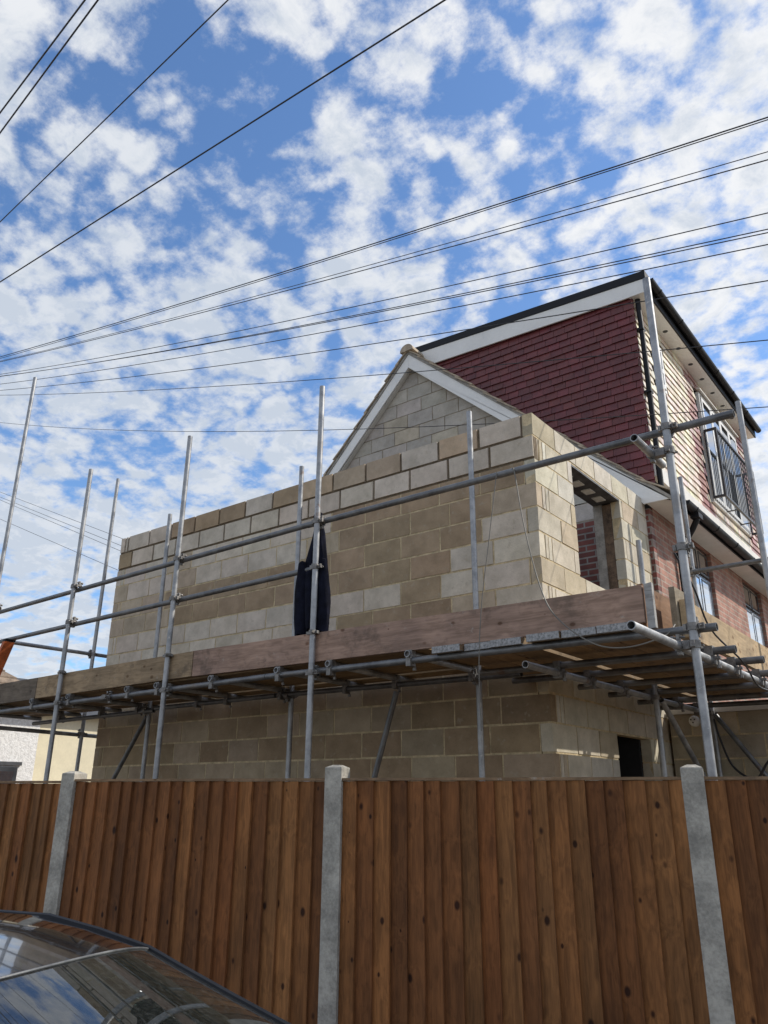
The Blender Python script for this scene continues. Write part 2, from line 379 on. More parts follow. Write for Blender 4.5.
def course(mb, mo, o, d, n, L, ztop, starts, tone, idx, opens=(), rec=.005, momi=0, deep=.1, m0=0.):
    """starts = list of (s0,s1) blocks of the course; opens = [(s0,s1)] gaps"""
    z1 = ztop; z0 = ztop-CH
    def clip(a, c_):
        segs = [(a, c_)]
        for (p, q) in opens:
            nx = []
            for (x, y) in segs:
                if y <= p or x >= q: nx.append((x, y)); continue
                if x < p: nx.append((x, p))
                if y > q: nx.append((q, y))
            segs = nx
        return segs
    for (a, c_) in starts:
        for (x, y) in clip(a, c_):
            if y-x > .02: block_face(mb, o, d, n, x+(.009 if momi else .003), y-(.009 if momi else .003), z0+(.027 if momi else .017), z1, tone((x+y)/2, idx), deep)
    for (x, y) in clip(m0, L):
        x += .004 if x > m0 else 0; y -= .004 if y < L else 0
        q = Vector(o)+Vector(d)*x-Vector(n)*rec; q.z = z0
        mo.obox(q, Vector(d)*(y-x), -Vector(n)*(deep-2*rec), (0, 0, CH if momi == 0 else CH-.002), (.5, .5, .5, 0), momi)

ext = thing('block_extension', 'unfinished two storey grey and tan concrete block extension behind the scaffold', 'building', (0, 0, 0))
def front_tone(s, i):
    # s = metres from the right corner towards the left end
    r = rng.random()
    if i == 0:
        k = int((s-.11)/.45) if s > .11 else -1
        return jitter({-1: LIGHT, 0: LIGHT, 1: TAN, 2: LIGHT, 3: MID, 4: MID, 5: TAN, 6: BROWN, 7: LIGHT, 8: BROWN, 9: BROWN, 10: BROWN, 11: LIGHT}.get(k, LIGHT), .06)
    if i == 1: return jitter(BROWN if s > 5.7 else LIGHT, .07)
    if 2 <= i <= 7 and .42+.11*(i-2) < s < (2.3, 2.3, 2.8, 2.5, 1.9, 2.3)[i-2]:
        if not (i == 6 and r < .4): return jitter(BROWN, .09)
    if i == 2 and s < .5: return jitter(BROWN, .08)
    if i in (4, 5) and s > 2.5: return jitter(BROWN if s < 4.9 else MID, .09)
    if i == 3 and 2.4 < s < 2.8: return jitter(MID, .08)
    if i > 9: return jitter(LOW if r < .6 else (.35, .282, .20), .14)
    return jitter(LIGHT if r < .88 else MID, .07)
LW = 6.13
wb, wm = MB(), MB()
for i in range(22):
    zt = ZT-CH*i
    st = []
    if i % 2 == 0:
        s = .11
    else: s = 0.0
    while s < LW-.02:
        e = min(s+.44, LW); st.append((s, e)); s = e+.01
    if i % 2 == 0: st = [q for q in st if q[1] < 5.98]+[(5.97, 6.02), (6.03, LW)]
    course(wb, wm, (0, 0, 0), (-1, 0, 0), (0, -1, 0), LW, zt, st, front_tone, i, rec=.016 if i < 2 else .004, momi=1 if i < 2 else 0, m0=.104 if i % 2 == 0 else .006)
o = wb.build('front_wall', M['block'], ext); wm.build('mortar', [M['mortar'], M['wetmortar']], o)
# right side wall with the window opening and the doorway below
LS = 2.78; OP = (.79, 1.97)
def side_tone(s, i):
    r = rng.random()
    return jitter((.52, .48, .395) if r < .6 else ((.53, .50, .44) if r < .85 else (.45, .39, .295)), .07)
wb, wm = MB(), MB()
for i in range(22):
    zt = ZT-CH*i; st = []
    if i % 2 == 0: s = 0.002
    else:
        st += [(.112, .165), (.175, .235)]; s = .245
    while s < LS-.02:
        e = min(s+.44, LS); st.append((s, e)); s = e+.01
    opens = [OP] if 1 <= i <= 5 else []
    if i >= 12: opens = [(1.30, 2.14)] if zt < 2.36 else []
    course(wb, wm, (0, .0, 0), (0, 1, 0), (1, 0, 0), LS, zt, st, side_tone, i, opens, m0=.006 if i % 2 == 0 else .104)
# course 0 sits on the lintel; trim the start so it does not double the front wall block ends
o = wb.build('side_wall', M['block'], ext); wm.build('mortar', M['mortar'], o)
# inner leaf and returns at the opening
b = MB()
b.box((-LW+.2, .2, 0), (-.3, .3, ZT-.03)); b.box((-.30, .2, 0), (-.2, .78, ZT-.03)); b.box((-.30, 1.972, 2.45), (-.2, 2.77, ZT-.03))
b.box((-.30, .782, 2.45), (-.2, 1.97, 3.545))
b.build('inner_leaf', M['greymortar'], ext)
b = MB(); b.box((-.197, 1.968, 3.56), (-.103, 2.1, 4.64)); b.build('cavity_closer', M['closer'], ext)
b = MB(); b.box((-LW+.1, .3, 0), (-LW+.2, 2.76, ZT-.05)); b.build('left_wall', M['greymortar'], ext)
b = MB(); b.box((-LW+.2, .3, 2.28), (-.31, 2.76, 2.45)); b.build('floor_light_block', M['dark'], ext)  # unseen floor, added to keep light out of the doorway below
b = MB()
b.box((-.295, .70, 4.655), (-.003, 2.08, 4.677)); b.box((-.02, .70, 4.60), (-.0035, OP[0]-.003, 4.654)) if False else None
b.box((-.295, .71, 4.679), (-.285, 2.07, 4.86))
lin = b.build('lintel', M['lintel'], ext)
for k in range(4):
    b = MB(); y = .90+k*.27; b.box((-.20, y, 4.645), (-.10, y+.14, 4.6545)); b.build('pale_pad', M['palepad'], lin)  # pale rectangles set on the lintel underside
# doorway below: near-black side and back sheets paint in its inner shade
b = MB(); b.box((-.50, 1.302, 0), (-.104, 1.33, 2.33)); b.box((-.50, 2.11, 0), (-.104, 2.138, 2.33)); b.box((-.53, 1.302, 0), (-.501, 2.138, 2.33))
b.build('doorway_shade_box', M['dark'], ext)

# ------------------------------------------------------------------ the house
house = thing('house', 'brick house with white bargeboard gable and plum tile hung loft dormer', 'house', (-3, 8, 0))
GY = 2.78; XR = .05; AX, AZ = -3.28, 8.02
SR = .886; SLf = 1.02
def ztop_r(x): return AZ-SR*(x-AX)
def ztop_l(x): return AZ-SLf*(AX-x)
# gable: brick below, block above
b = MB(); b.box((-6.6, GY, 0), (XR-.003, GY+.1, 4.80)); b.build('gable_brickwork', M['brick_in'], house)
wb, wm = MB(), MB()
wm.prism([(-6.5, GY+.006, 4.803), (-.03, GY+.006, 4.803), (-.03, GY+.006, ztop_r(-.03)-.06), (AX, GY+.006, AZ-.08), (-6.5, GY+.006, ztop_l(-6.5)-.05)], (0, .09, 0))
z = 4.803; i = 0
GB = (.43, .405, .365)
while z < 7.95:
    z0, z1 = z+.014, min(z+CH, 7.97)
    xl = AX-(AZ-.06-z1)/SLf; xr = min(AX+(AZ-.06-z1)/SR, -.03)
    xlb = AX-(AZ-.06-z0)/SLf; xrb = min(AX+(AZ-.06-z0)/SR, -.03)
    x = -7.2+(.225 if i % 2 else 0)+rng.uniform(-.03, .03)
    while x < 0:
        a, e = max(x, xlb), min(x+.436, xrb)
        if e-a > .03:
            at, et = max(a, xl), min(e, xr)
            if et-at < .005: at = et = max(min((at+et)/2, e), a); et += .004
            c = jitter(GB if rng.random() < .93 else (.45, .40, .33), .10); ej = rng.uniform(-.002, .002)
            wb.prism([(a, GY+ej, z0), (e, GY+ej, z0), (et, GY+ej, z1), (at, GY+ej, z1)], (0, .09, 0), c)
        x += .45
    z += CH; i += 1
o = wb.build('gable_wall', M['block'], house); wm.build('mortar', M['palemortar'], o)
# facade brickwork with window openings
FX = XR; Y_END = 13.0
wins = [(4.15, 5.12, 3.72, 4.83), (6.72, 7.82, 3.72, 4.83)]
b = MB()
def wall_yz(mb, x0, x1, y0, y1, z0, z1, holes):
    ys = sorted({y0, y1} | {h for q in holes for h in q[:2]})
    for a, c_ in zip(ys, ys[1:]):
        hs = [q for q in holes if q[0] <= a and q[1] >= c_]
        zz = z0
        for q in sorted(hs, key=lambda q: q[2]):
            if q[2] > zz: mb.box((x0, a, zz), (x1, c_, q[2]))
            zz = q[3]
        if zz < z1: mb.box((x0, a, zz), (x1, c_, z1))
wall_yz(b, FX-.22, FX, GY+.102, Y_END, 0, 4.84, wins)
b.build('brick_wall', M['brick'], house)
b = MB(); b.box((-6.6, Y_END, 0), (FX, Y_END+.2, 4.84)); b.box((-6.6, GY+.102, 0), (-6.4, Y_END, 4.6)); b.build('rear_brickwork', M['brick'], house)
for (y0, y1, z0, z1) in wins:
    f = MB(); fr = .062; x0, x1 = FX-.11, FX-.05; zt_ = 4.42; ym = (y0+y1)/2
    f.box((x0, y0, z0), (x1, y0+fr, z1)); f.box((x0, y1-fr, z0), (x1, y1, z1)); f.box((x0, y0+fr, z1-fr), (x1, y1-fr, z1)); f.box((x0, y0+fr, z0), (x1, y1-fr, z0+fr))
    f.box((x0, y0+fr, zt_-.035), (x1, y1-fr, zt_+.035)); f.box((x0, ym-.04, z0+fr), (x1, ym+.04, zt_-.035)); f.box((x0, ym-.04, zt_+.035), (x1, ym+.04, z1-fr))
    for (a, c_) in ((y0+fr, ym-.04), (ym+.04, y1-fr)):         # opening sashes stand proud
        for (p, q) in ((z0+fr, zt_-.035), (zt_+.035, z1-fr)):
            for bx in (((a, p), (a+.026, q)), ((c_-.026, p), (c_, q)), ((a+.026, p), (c_-.026, p+.026)), ((a+.026, q-.026), (c_-.026, q))):
                f.box((x0+.01, bx[0][0], bx[0][1]), (x1+.012, bx[1][0], bx[1][1]))
    w_ = f.build('window', M['anthracite'], house)
    for (ga, gb, gm) in ((z0+.03, zt_, 'skyglass'), (zt_+.001, z1-.03, 'glass')):
        p_ = MB(); p_.box((x1+.001, y0+.03, ga), (x1+.008, y1-.03, gb)); p_.build('pane', M[gm], w_)
    s_ = MB(); s_.box((FX-.05, y0-.04, z0-.05), (FX+.04, y1+.04, z0-.002)); s_.build('sill', M['anthracite'], w_)
# main roof: courses of overlapping concrete tiles, open verge at the gable
prof_r = [(AX, AZ+.045), (.02, 5.112), (.365, 4.878)]
def roof_courses(mb, prof, y0, y1, step=.30, th=.018, lift=.026):
    segs = []
    for (x0, z0), (x1, z1) in zip(prof, prof[1:]):
        L = math.hypot(x1-x0, z1-z0); n_ = max(1, round(L/step))
        for k in range(n_):
            segs.append(((x0+(x1-x0)*k/n_, z0+(z1-z0)*k/n_), (x0+(x1-x0)*(k+1)/n_, z0+(z1-z0)*(k+1)/n_)))
    for (ax_, az_), (bx_, bz_) in segs:
        dx, dz = bx_-ax_, bz_-az_; L = math.hypot(dx, dz); nx, nz = -dz/L, dx/L
        if nz < 0: nx, nz = -nx, -nz
        e = .06
        A = (ax_-dx/L*e, az_-dz/L*e); B = (bx_, bz_)
        j = rng.uniform(-.012, .012)
        pts = [(A[0], y0+j, A[1]), (B[0]+nx*lift, y0+j, B[1]+nz*lift), (B[0]+nx*(lift+th), y0+j, B[1]+nz*(lift+th)), (A[0]+nx*th, y0+j, A[1]+nz*th)]
        mb.prism(pts, (0, y1-y0, 0))
b = MB(); roof_courses(b, prof_r, 2.645, Y_END)
roof_courses(b, [(AX, AZ+.05), (-6.75, AZ+.05-SLf*3.47)], 2.645, Y_END)
rf = b.build('roof', M['roof'], house)
b = MB()
y = 2.62
while y < Y_END:
    L = .44; n_ = 10; r_ = .115
    ring = lambda yy, rr: [Vector((AX+rr*1.05*math.cos(math.pi*k/n_), yy, AZ+.035+rr*math.sin(math.pi*k/n_))) for k in range(n_+1)]
    b.rings([ring(y, r_-.0), ring(y+L, r_-.012)], True, (True, True)); y += .43
b.build('ridge_tile', M['roof'], rf)
# bargeboards and verge soffit
b = MB()
zr = lambda x: min(ztop_r(x), 5.085-(x-.02)*.66) if x > .02 else ztop_r(x)
B0 = 2.68
b.prism([(AX, B0, AZ), (AX+.0, B0, 7.79), (-.02, B0, ztop_r(-.02)-.235), (.02, B0, 4.83), (.335, B0, 4.83), (.335, B0, zr(.335)-.005), (.02, B0, ztop_r(.02))], (0, .024, 0))
b.build('bargeboard', M['white'], house)
b = MB()
b.prism([(AX, B0-.012, AZ+.001), (.02, B0-.012, ztop_r(.02)+.001), (.345, B0-.012, zr(.345)+.001), (.345, B0-.012, zr(.345)+.045), (.02, B0-.012, ztop_r(.02)+.062), (AX, B0-.012, AZ+.06)], (0, .09, 0))
b.prism([(AX-.002, B0-.012, AZ+.001), (-6.7, B0-.012, ztop_l(-6.7)+.001), (-6.7, B0-.012, ztop_l(-6.7)+.05), (AX-.002, B0-.012, AZ+.06)], (0, .05, 0))
b.build('verge_mortar', M['greymortar'], rf)
b = MB()
b.prism([(AX-.002, B0, AZ), (-6.7, B0, ztop_l(-6.7)), (-6.7, B0, ztop_l(-6.7)-.185), (AX-.002, B0, 7.80)], (0, .024, 0))
b.build('bargeboard', M['white'], house)
b = MB()
def vs(x0, z0, x1, z1):
    b.prism([(x0, B0+.026, z0), (x1, B0+.026, z1), (x1, B0+.026, z1-.012), (x0, B0+.026, z0-.012)], (0, GY-B0-.03, 0))
vs(AX, 7.80, -.02, ztop_r(-.02)-.20); vs(AX, 7.80, -6.6, ztop_l(-6.6)-.21)
b.box((FX+.003, B0+.026, 4.832), (.335, GY-.003, 4.844))
b.build('verge_soffit', M['offwhite'], house)
# eaves of the facade: soffit, black fascia and gutter
b = MB(); b.box((FX+.003, GY, 4.832), (.335, Y_END, 4.844)); b.build('soffit', M['offwhite'], house)
b = MB(); b.box((.337, B0+.03, 4.80), (.352, Y_END, 4.868)); b.build('fascia', M['black'], house)
def gutter(mb, x, z, y0, y1, r=.056):
    n_ = 12; R_ = lambda rr, yy: [Vector((x+rr*math.cos(math.pi+math.pi*k/n_), yy, z+rr*math.sin(math.pi+math.pi*k/n_))) for k in range(n_+1)]
    o_ = R_(r, 0); i_ = R_(r-.004, 0)[::-1]; prof = o_+i_
    mb.rings([[Vector((q.x, y0, q.z)) for q in prof], [Vector((q.x, y1, q.z)) for q in prof]], True, (True, True))
    y = y0+.3
    while y < y1-.1:
        oo = [Vector((q.x, 0, q.z)) for q in R_(r+.006, 0)]; ii = [Vector((q.x, 0, q.z)) for q in R_(r+.0005, 0)][::-1]
        mb.rings([[Vector((q.x, y, q.z)) for q in oo+ii], [Vector((q.x, y+.03, q.z)) for q in oo+ii]], True, (True, True)); y += .85
    mb.rings([[Vector((q.x, y0-.006, q.z)) for q in R_(r+.004, 0)], [Vector((q.x, y0, q.z)) for q in R_(r+.004, 0)]], True, (True, True))
b = MB(); gutter(b, .405, 4.862, 2.95, Y_END); gu = b.build('gutter', M['black'], house, True)
b = MB(); b.path([(.405, 3.35, 4.81), (.405, 3.35, 4.75), (.33, 3.40, 4.66), (.16, 3.50, 4.50), (.105, 3.55, 4.38), (.10, 3.56, 4.2), (.10, 3.56, 2.62)], .036, 12)
for zz in (4.42, 3.5): b.box((FX+.002, 3.505, zz-.02), (.14, 3.615, zz+.02))
b.box((.355, 3.27, 4.755), (.455, 3.43, 4.815))
b.build('downpipe', M['black'], house, True)

# ---- dormer
DY0, DY1, DX = 3.0, 8.25, .055
dm = MB(); dm.prism([(-3.1, DY0+.02, 7.9), (DX-.02, DY0+.02, 7.78), (DX-.02, DY0+.02, 5.1), (-3.1, DY0+.02, 7.7)], (0, DY1-DY0-.04, 0))
dm.build('dormer_core', M['dark'], house)
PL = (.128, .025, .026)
def glare_col(y):  # sun glare painted in as cream tile colour, left redder beside the doors
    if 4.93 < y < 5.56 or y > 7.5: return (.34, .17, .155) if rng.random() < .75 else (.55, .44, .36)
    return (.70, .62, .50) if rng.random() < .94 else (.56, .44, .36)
def tile_row(mb, o, d, n, s0, s1, z0, gauge, cfun, wid=.165, off=0., holes=()):
    s = s0-off
    while s < s1-.01:
        a, e = max(s, s0), min(s+wid-.0045, s1)
        if e-a > .012 and not any(a < h[1] and e > h[0] and z0+gauge > h[2] and z0 < h[3] for h in holes):
            k = rng.uniform(-.003, .003); kk = rng.uniform(-.0025, .0025)
            o_ = Vector(o); d_ = Vector(d); n_ = Vector(n); Z = Vector((0, 0, 1))
            zb, zt_ = z0+kk, z0+gauge+.035
            p = [o_+d_*a+n_*(.021+k)+Z*zb, o_+d_*e+n_*(.021+k)+Z*zb, o_+d_*e+n_*(.033+k)+Z*zb, o_+d_*a+n_*(.033+k)+Z*zb,
                 o_+d_*a+n_*.002+Z*zt_, o_+d_*e+n_*.002+Z*zt_, o_+d_*e+n_*.012+Z*zt_, o_+d_*a+n_*.012+Z*zt_]
            w_ = rng.uniform(.82, 1.18); c = cfun(s) if callable(cfun) else cfun
            mb.hexa(p, (c[0]*w_, c[1]*w_*rng.uniform(.9, 1.1), c[2]*w_*rng.uniform(.9, 1.1), rng.random()))
        s += wid
GA = .104
b = MB(); z = 5.01; i = 0
while z < 7.86:
    xl = max(AX+.05, AX+(AZ+.02-z)/SR-.30)                       # start just under the roof slope
    top = 7.79-.043*(0)                                            # fascia covers the head
    tile_row(b, (0, DY0, 0), (1, 0, 0), (0, -1, 0), xl, DX+.036, z, GA, PL, off=.0825 if i % 2 else 0.)
    z += GA; i += 1
b.build('cheek_tiling', M['tile'], house)
FDY0, FDY1, FDZ0, FDZ1 = 5.56, 7.62, 5.72, 7.52
WY0, WY1, WZ0, WZ1 = 3.62, 3.92, 6.75, 7.45
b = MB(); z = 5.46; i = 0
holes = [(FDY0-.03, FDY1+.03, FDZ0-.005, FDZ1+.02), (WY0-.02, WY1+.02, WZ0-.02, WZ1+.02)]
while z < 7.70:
    tile_row(b, (DX, 0, 0), (0, 1, 0), (1, 0, 0), DY0-.018, DY1, z, GA, glare_col, off=.0825 if i % 2 else 0., holes=holes)
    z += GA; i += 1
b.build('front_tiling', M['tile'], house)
b = MB(); b.box((DX-.02, DY0+.002, 5.27), (DX+.05, DY1, 5.455)); b.build('apron_board', M['offwhite'], house)
# flat roof: slab, white fascia, black edging, soffit with vents, gutter, downpipe
def ftop(x): return 7.955-.06*(x-.2)
b = MB()
y0 = 2.93
b.prism([(-3.3, y0, ftop(-3.3)), (.27, y0, ftop(.27)), (.27, y0, 7.755), (-.02, y0, 7.757), (-3.3, y0, 7.895)], (0, .022, 0))
b.build('dormer_fascia', M['white'], house)
b = MB(); b.prism([(-3.35, y0-.012, ftop(-3.35)+.11), (.30, y0-.012, ftop(.30)+.115), (.30, y0-.012, ftop(.3)+.003), (-3.35, y0-.012, ftop(-3.35)+.003)], (0, DY1+.15-y0, 0))
b.build('flat_roof', M['black'], house)
b = MB(); b.box((.272, y0+.002, 7.755), (.292, DY1+.12, ftop(.29)-.004)); b.build('roof_edge', M['black'], house)
b = MB(); b.box((DX+.002, y0+.024, 7.756), (.270, DY1+.1, 7.766)); b.box((-3.0, y0+.024, 7.90), (DX, DY0-.042, 7.91)); sf = b.build('dormer_soffit', M['white'], house)
for k in range(9):
    b = MB(); yy = 3.45+k*.55; n_ = 12
    ring = lambda zz, rr: [Vector((.165+rr*math.cos(2*math.pi*q/n_), yy+rr*math.sin(2*math.pi*q/n_), zz)) for q in range(n_)]
    b.rings([ring(7.753, .033), ring(7.7555, .036)], True, (True, True)); b.build('soffit_vent', M['anthracite'], sf)
b = MB(); gutter(b, .345, 7.90, y0-.01, DY1+.15, .052); b.build('dormer_gutter', M['black'], house, True)
b = MB(); b.path([(.13, 3.05, 7.754), (.13, 3.05, 7.6), (.135, 3.05, 7.4), (.135, 3.05, 5.10)], .034, 12)
for zz in (7.3, 6.4, 5.5): b.box((DX+.03, 3.0, zz-.015), (.17, 3.10, zz+.015))
b.build('dormer_downpipe', M['black'], house, True)
# french door and small window
def framed(y0, y1, z0, z1, leaves, fx, fr, mat, name, trans=None):
    f = MB(); x0, x1 = DX-.0, fx
    f.box((x0, y0, z0), (x1, y0+fr, z1)); f.box((x0, y1-fr, z0), (x1, y1, z1)); f.box((x0, y0+fr, z1-fr), (x1, y1-fr, z1)); f.box((x0, y0+fr, z0), (x1, y1-fr, z0+fr))
    wv_ = (y1-y0-2*fr)/leaves
    for k in range(leaves):
        a = y0+fr+k*wv_+.004; c_ = a+wv_-.008; p = z0+fr+.004; q = z1-fr-.004; s_ = .055
        for bx in (((a, p), (a+s_, q)), ((c_-s_, p), (c_, q)), ((a+s_, p), (c_-s_, p+s_)), ((a+s_, q-s_), (c_-s_, q))):
            f.box((x0+.01, bx[0][0], bx[0][1]), (x1+.012, bx[1][0], bx[1][1]))
    if trans: f.box((x0+.012, y0+fr, trans-.03), (x1+.014, y1-fr, trans+.03))
    o_ = f.build(name, mat, house)
    p_ = MB(); p_.box((fx+.001, y0+.04, z0+.04), (fx+.008, y1-.04, z1-.04)); p_.build('pane', M['glass'], o_)
    return o_
fdoor = framed(FDY0, FDY1, FDZ0, FDZ1, 4, DX+.05, .06, M['white'], 'french_door')
framed(WY0, WY1, WZ0, WZ1, 1, DX+.05, .04, M['white'], 'window', 7.05)
b = MB(); b.obox((DX+.002, FDY0-.05, FDZ1+.035), (.09, 0, -.02), (0, FDY1-FDY0+.1, 0), (0, 0, .02)); b.build('door_head_flashing', M['offwhite'], house)
# juliet balcony
b = MB(); X0, X1 = DX+.05, .285; z0, z1 = 5.76, 6.86; ya_, yb = 5.53, 7.68; t_ = .034
for (yy) in (ya_, yb-t_):
    b.box((X0, yy, z0), (X1, yy+t_, z0+t_)); b.box((X0, yy, z1-t_), (X1, yy+t_, z1)); b.box((X1-t_, yy, z0+t_), (X1, yy+t_, z1-t_)); b.box((X0, yy, z0+t_), (X0+.02, yy+t_, z1-t_))
b.box((X1-t_, ya_+t_, z0), (X1, yb-t_, z0+t_)); b.box((X1-t_, ya_+t_, z1-t_), (X1, yb-t_, z1))
y = ya_+t_+.09
bars = MB()
while y < yb-.08:
    bars.path([(X1-.017, y, z0+t_), (X1-.017, y, z1-t_)], .0075, 6); y += .1
jb = b.build('juliet_balcony', M['anthracite'], house); bars.build('baluster', M['anthracite'], jb)
for yy in (6.2, 6.95):
    b = MB(); b.box((X0, yy, 5.745), (X1-.036, yy+.03, 5.757)); b.build('bracket', M['anthracite'], jb)

# ------------------------------------------------------------------ rear single storey extension
rear = thing('rear_extension', 'low single storey block extension behind the right end of the scaffold', 'building', (2, 3, 0))
wb, wm = MB(), MB()
for i in range(11):
    zt = 2.475-CH*i; st = []; s = 0. if i % 2 else -.225
    while s < 3.9: st.append((max(s, .0), min(s+.44, 3.9))); s += .45
    course(wb, wm, (.03, GY-.10, 0), (1, 0, 0), (0, -1, 0), 3.9, zt, st, lambda s, i: jitter(MID if rng.random() < .5 else (.37, .325, .25), .1), i)
o = wb.build('wall', M['block'], rear); wm.build('mortar', M['mortar'], o)
b = MB(); b.box((.032, GY-.112, 2.478), (3.93, GY-.02, 2.525)); b.build('wall_plate', M['offwhite'], rear)
b = MB(); b.box((3.83, GY, 0), (3.93, 6.5, 2.475)); b.box((.3, GY, 2.38), (3.83, 6.5, 2.47)); b.build('roof_deck', M['greymortar'], rear)
b = MB(); c0 = Vector((.29, GY-.10, 2.40)); n_ = 16
ring = lambda yy, rr: [Vector((c0.x+rr*math.cos(2*math.pi*k/n_), c0.y+yy, c0.z+rr*math.sin(2*math.pi*k/n_))) for k in range(n_)]
b.rings([ring(.0, .055), ring(-.03, .055), ring(-.06, .045), ring(-.075, .02)], True, (True, True))
lamp = b.build('wall_lamp', M['white'], rear, True)
b = MB()
for (dx, dz) in ((-.018, .012), (.018, .012), (0, -.018)): b.box((c0.x+dx-.006, c0.y-.079, c0.z+dz-.006), (c0.x+dx+.006, c0.y-.066, c0.z+dz+.006))
b.build('screw_hole', M['dark'], lamp)

# ------------------------------------------------------------------ fence
fence = thing('garden_fence', 'dark stained feather edge timber fence with grey concrete posts along pavement', 'fence', tuple(FP))
SP = 1.925
posts = [-3*SP, -2*SP, -SP, 0., SP, 2*SP, 3*SP]
ptop = {-SP: 1.806, 0.: 1.828, SP: 1.812}
for t in posts:
    b = MB(); zt = ptop.get(t, 1.81); w_, d_ = .052, .06
    L = [fpt(t+sx*w_, sy*d_, 0) for sx, sy in ((-1, -1), (1, -1), (1, 1), (-1, 1))]
    lv = lambda z, k: [fpt(t+sx*w_*k, sy*d_*k, z) for sx, sy in ((-1, -1), (1, -1), (1, 1), (-1, 1))]
    lean = rng.uniform(-.01, .01)
    b.rings([lv(-.1, 1), lv(zt-.02, 1), lv(zt-.014, .97), lv(zt, .40)], True, (True, True))
    b.build('fence_post', M['post'], fence)
    b = MB()
FC = [(.198, .079, .027), (.218, .092, .031), (.172, .067, .022), (.206, .076, .024), (.238, .106, .037), (.156, .062, .021)]
for t0, t1 in zip(posts, posts[1:]):
    b = MB(); a = t0+.05; e = t1-.05
    zt = {-SP: 1.752, 0.: 1.752, -2*SP: 1.742, SP: 1.752}.get(t0, 1.745)-.012
    s = a
    while s < e-.005:
        wd = rng.choice((.092, .096, .099, .090, .104)); s1 = min(s+wd, e); c = rng.choice(FC); k = rng.uniform(.8, 1.2)
        cc = (c[0]*k, c[1]*k, c[2]*k, rng.random())
        zz = zt-rng.uniform(0, .004); ln = rng.uniform(-.004, .004)
        ov = .022
        p0, p1 = fpt(max(s-ov, a-.003), -.031-.001), fpt(s1-.002, -.031-.021-rng.uniform(0, .006))
        q0, q1 = fpt(max(s-ov, a-.003), -.031+.004), fpt(s1-.002, -.031+.003)
        sh = FD*ln
        b.hexa([p0+Vector((0, 0, .25)), p1+Vector((0, 0, .25)), q1+Vector((0, 0, .25)), q0+Vector((0, 0, .25)),
                p0+sh+Vector((0, 0, zz)), p1+sh+Vector((0, 0, zz)), q1+sh+Vector((0, 0, zz)), q0+sh+Vector((0, 0, zz))], cc)
        s = s1
    for zr_ in (.5, 1.0, 1.6):
        b.obox(fpt(a, -.024, zr_), FD*(e-a), FN*.038, (0, 0, .07), (.13, .065, .03, .3))
    pn = b.build('fence_panel', M['fence'], fence)
    b = MB(); b.obox(fpt(a+.002, -.052, zt+.001), FD*(e-a-.004), FN*.075, (0, 0, .014), (.26, .17, .10, .6)); b.build('capping_rail', M['timber_x'], pn)
    b = MB(); b.obox(fpt(a, -.028, 0), FD*(e-a), FN*.045, (0, 0, .245)); b.build('gravel_board', M['post'], pn)

# ------------------------------------------------------------------ scaffold
scaf = thing('scaffold', 'galvanised tube and coupler scaffold wrapped round the block extension', 'scaffold', (-2, -.8, 0))
def standard(x, y, ztop, z0=0., lx=0., ly=0.):
    b = MB(); b.tube((x-lx*.5, y-ly*.5, z0), (x+lx*.5, y+ly*.5, ztop)); return b.build('standard', M['steel'], scaf, True)
YO, YI = -1.30, -.36
outer = [(-6.62, 6.95), (-4.895, 5.16), (-3.145, 5.07), (-1.352, 5.035), (1.525, 4.87)]
for x, zt in outer: standard(x, YO, zt, 0, rng.uniform(-.02, .02))
inner = [(-4.625, 4.83), (-2.47, 4.89), (-.428, 4.89)]
for x, zt in inner: standard(x, YI, zt)
standard(-6.45, .0, 5.85, 0, .1)
standard(1.525, .90, 4.90); standard(1.525, 2.62, 4.9)
standard(.48, 1.03, 3.87); standard(.48, 2.63, 5.03)
def tubepart(name, a, c_): b = MB(); b.tube(a, c_); return b.build(name, M['steel' if c_[0]-a[0] < .1 else 'oldsteel'], scaf, True)
YL = YO+.055                                                       # horizontals run just inside the outer row
tubepart('guard_rail', (-7.6, YL, 3.722), (-1.42, YL, 3.80)); tubepart('guard_rail', (-1.50, YL-.002, 3.795), (1.905, YL, 3.787))
tubepart('guard_rail', (-7.6, YL, 3.352), (-1.30, YL, 3.405))
ZL = 2.555
tubepart('ledger', (-7.7, YL, ZL-.03), (-1.9, YL, ZL+.018)); tubepart('ledger', (-1.895, YL, ZL+.018), (1.64, YL, ZL-.005))
tubepart('ledger', (-4.45, YI-.055, ZL-.01), (-2.62, YI-.055, ZL+.0)); tubepart('ledger', (-2.6, YI-.055, ZL+.0), (-.02, YI-.055, ZL-.02)); tubepart('ledger', (-6.9, YI-.055, ZL-.05), (-4.47, YI-.055, ZL-.03))
tubepart('ledger', (1.44, -2.02, 2.452), (1.44, 3.2, 2.462)); tubepart('ledger', (.425, -1.20, 2.462), (.425, 2.75, 2.475))
tubepart('guard_rail', (1.42, -1.60, 3.632), (1.42, -1.12, 3.625)); tubepart('guard_rail', (.40, 2.575, 3.92), (2.3, 2.575, 3.935))
tubepart('guard_rail', (-6.50, -1.45, 3.385), (-6.50, .35, 3.40))
tubepart('ledger', (-6.50, -1.5, 2.40), (-6.50, .4, 2.37))
ZT2 = ZL+.052
trx = [-7.2, -6.3, -5.45, -4.75, -3.75, -3.30, -2.55, -1.75, -1.20, -.45]
for x in trx: tubepart('transom', (x, YL-.045, ZT2), (x, YI+.20, ZT2-.01))
tys = [-.72, -.22, .42, 1.05, 1.75, 2.35]
for k, y in enumerate(tys): tubepart('transom', (.06 if y > 0 else -.20, y, 2.512+.006), (1.60+rng.uniform(-.03, .05), y, 2.508))
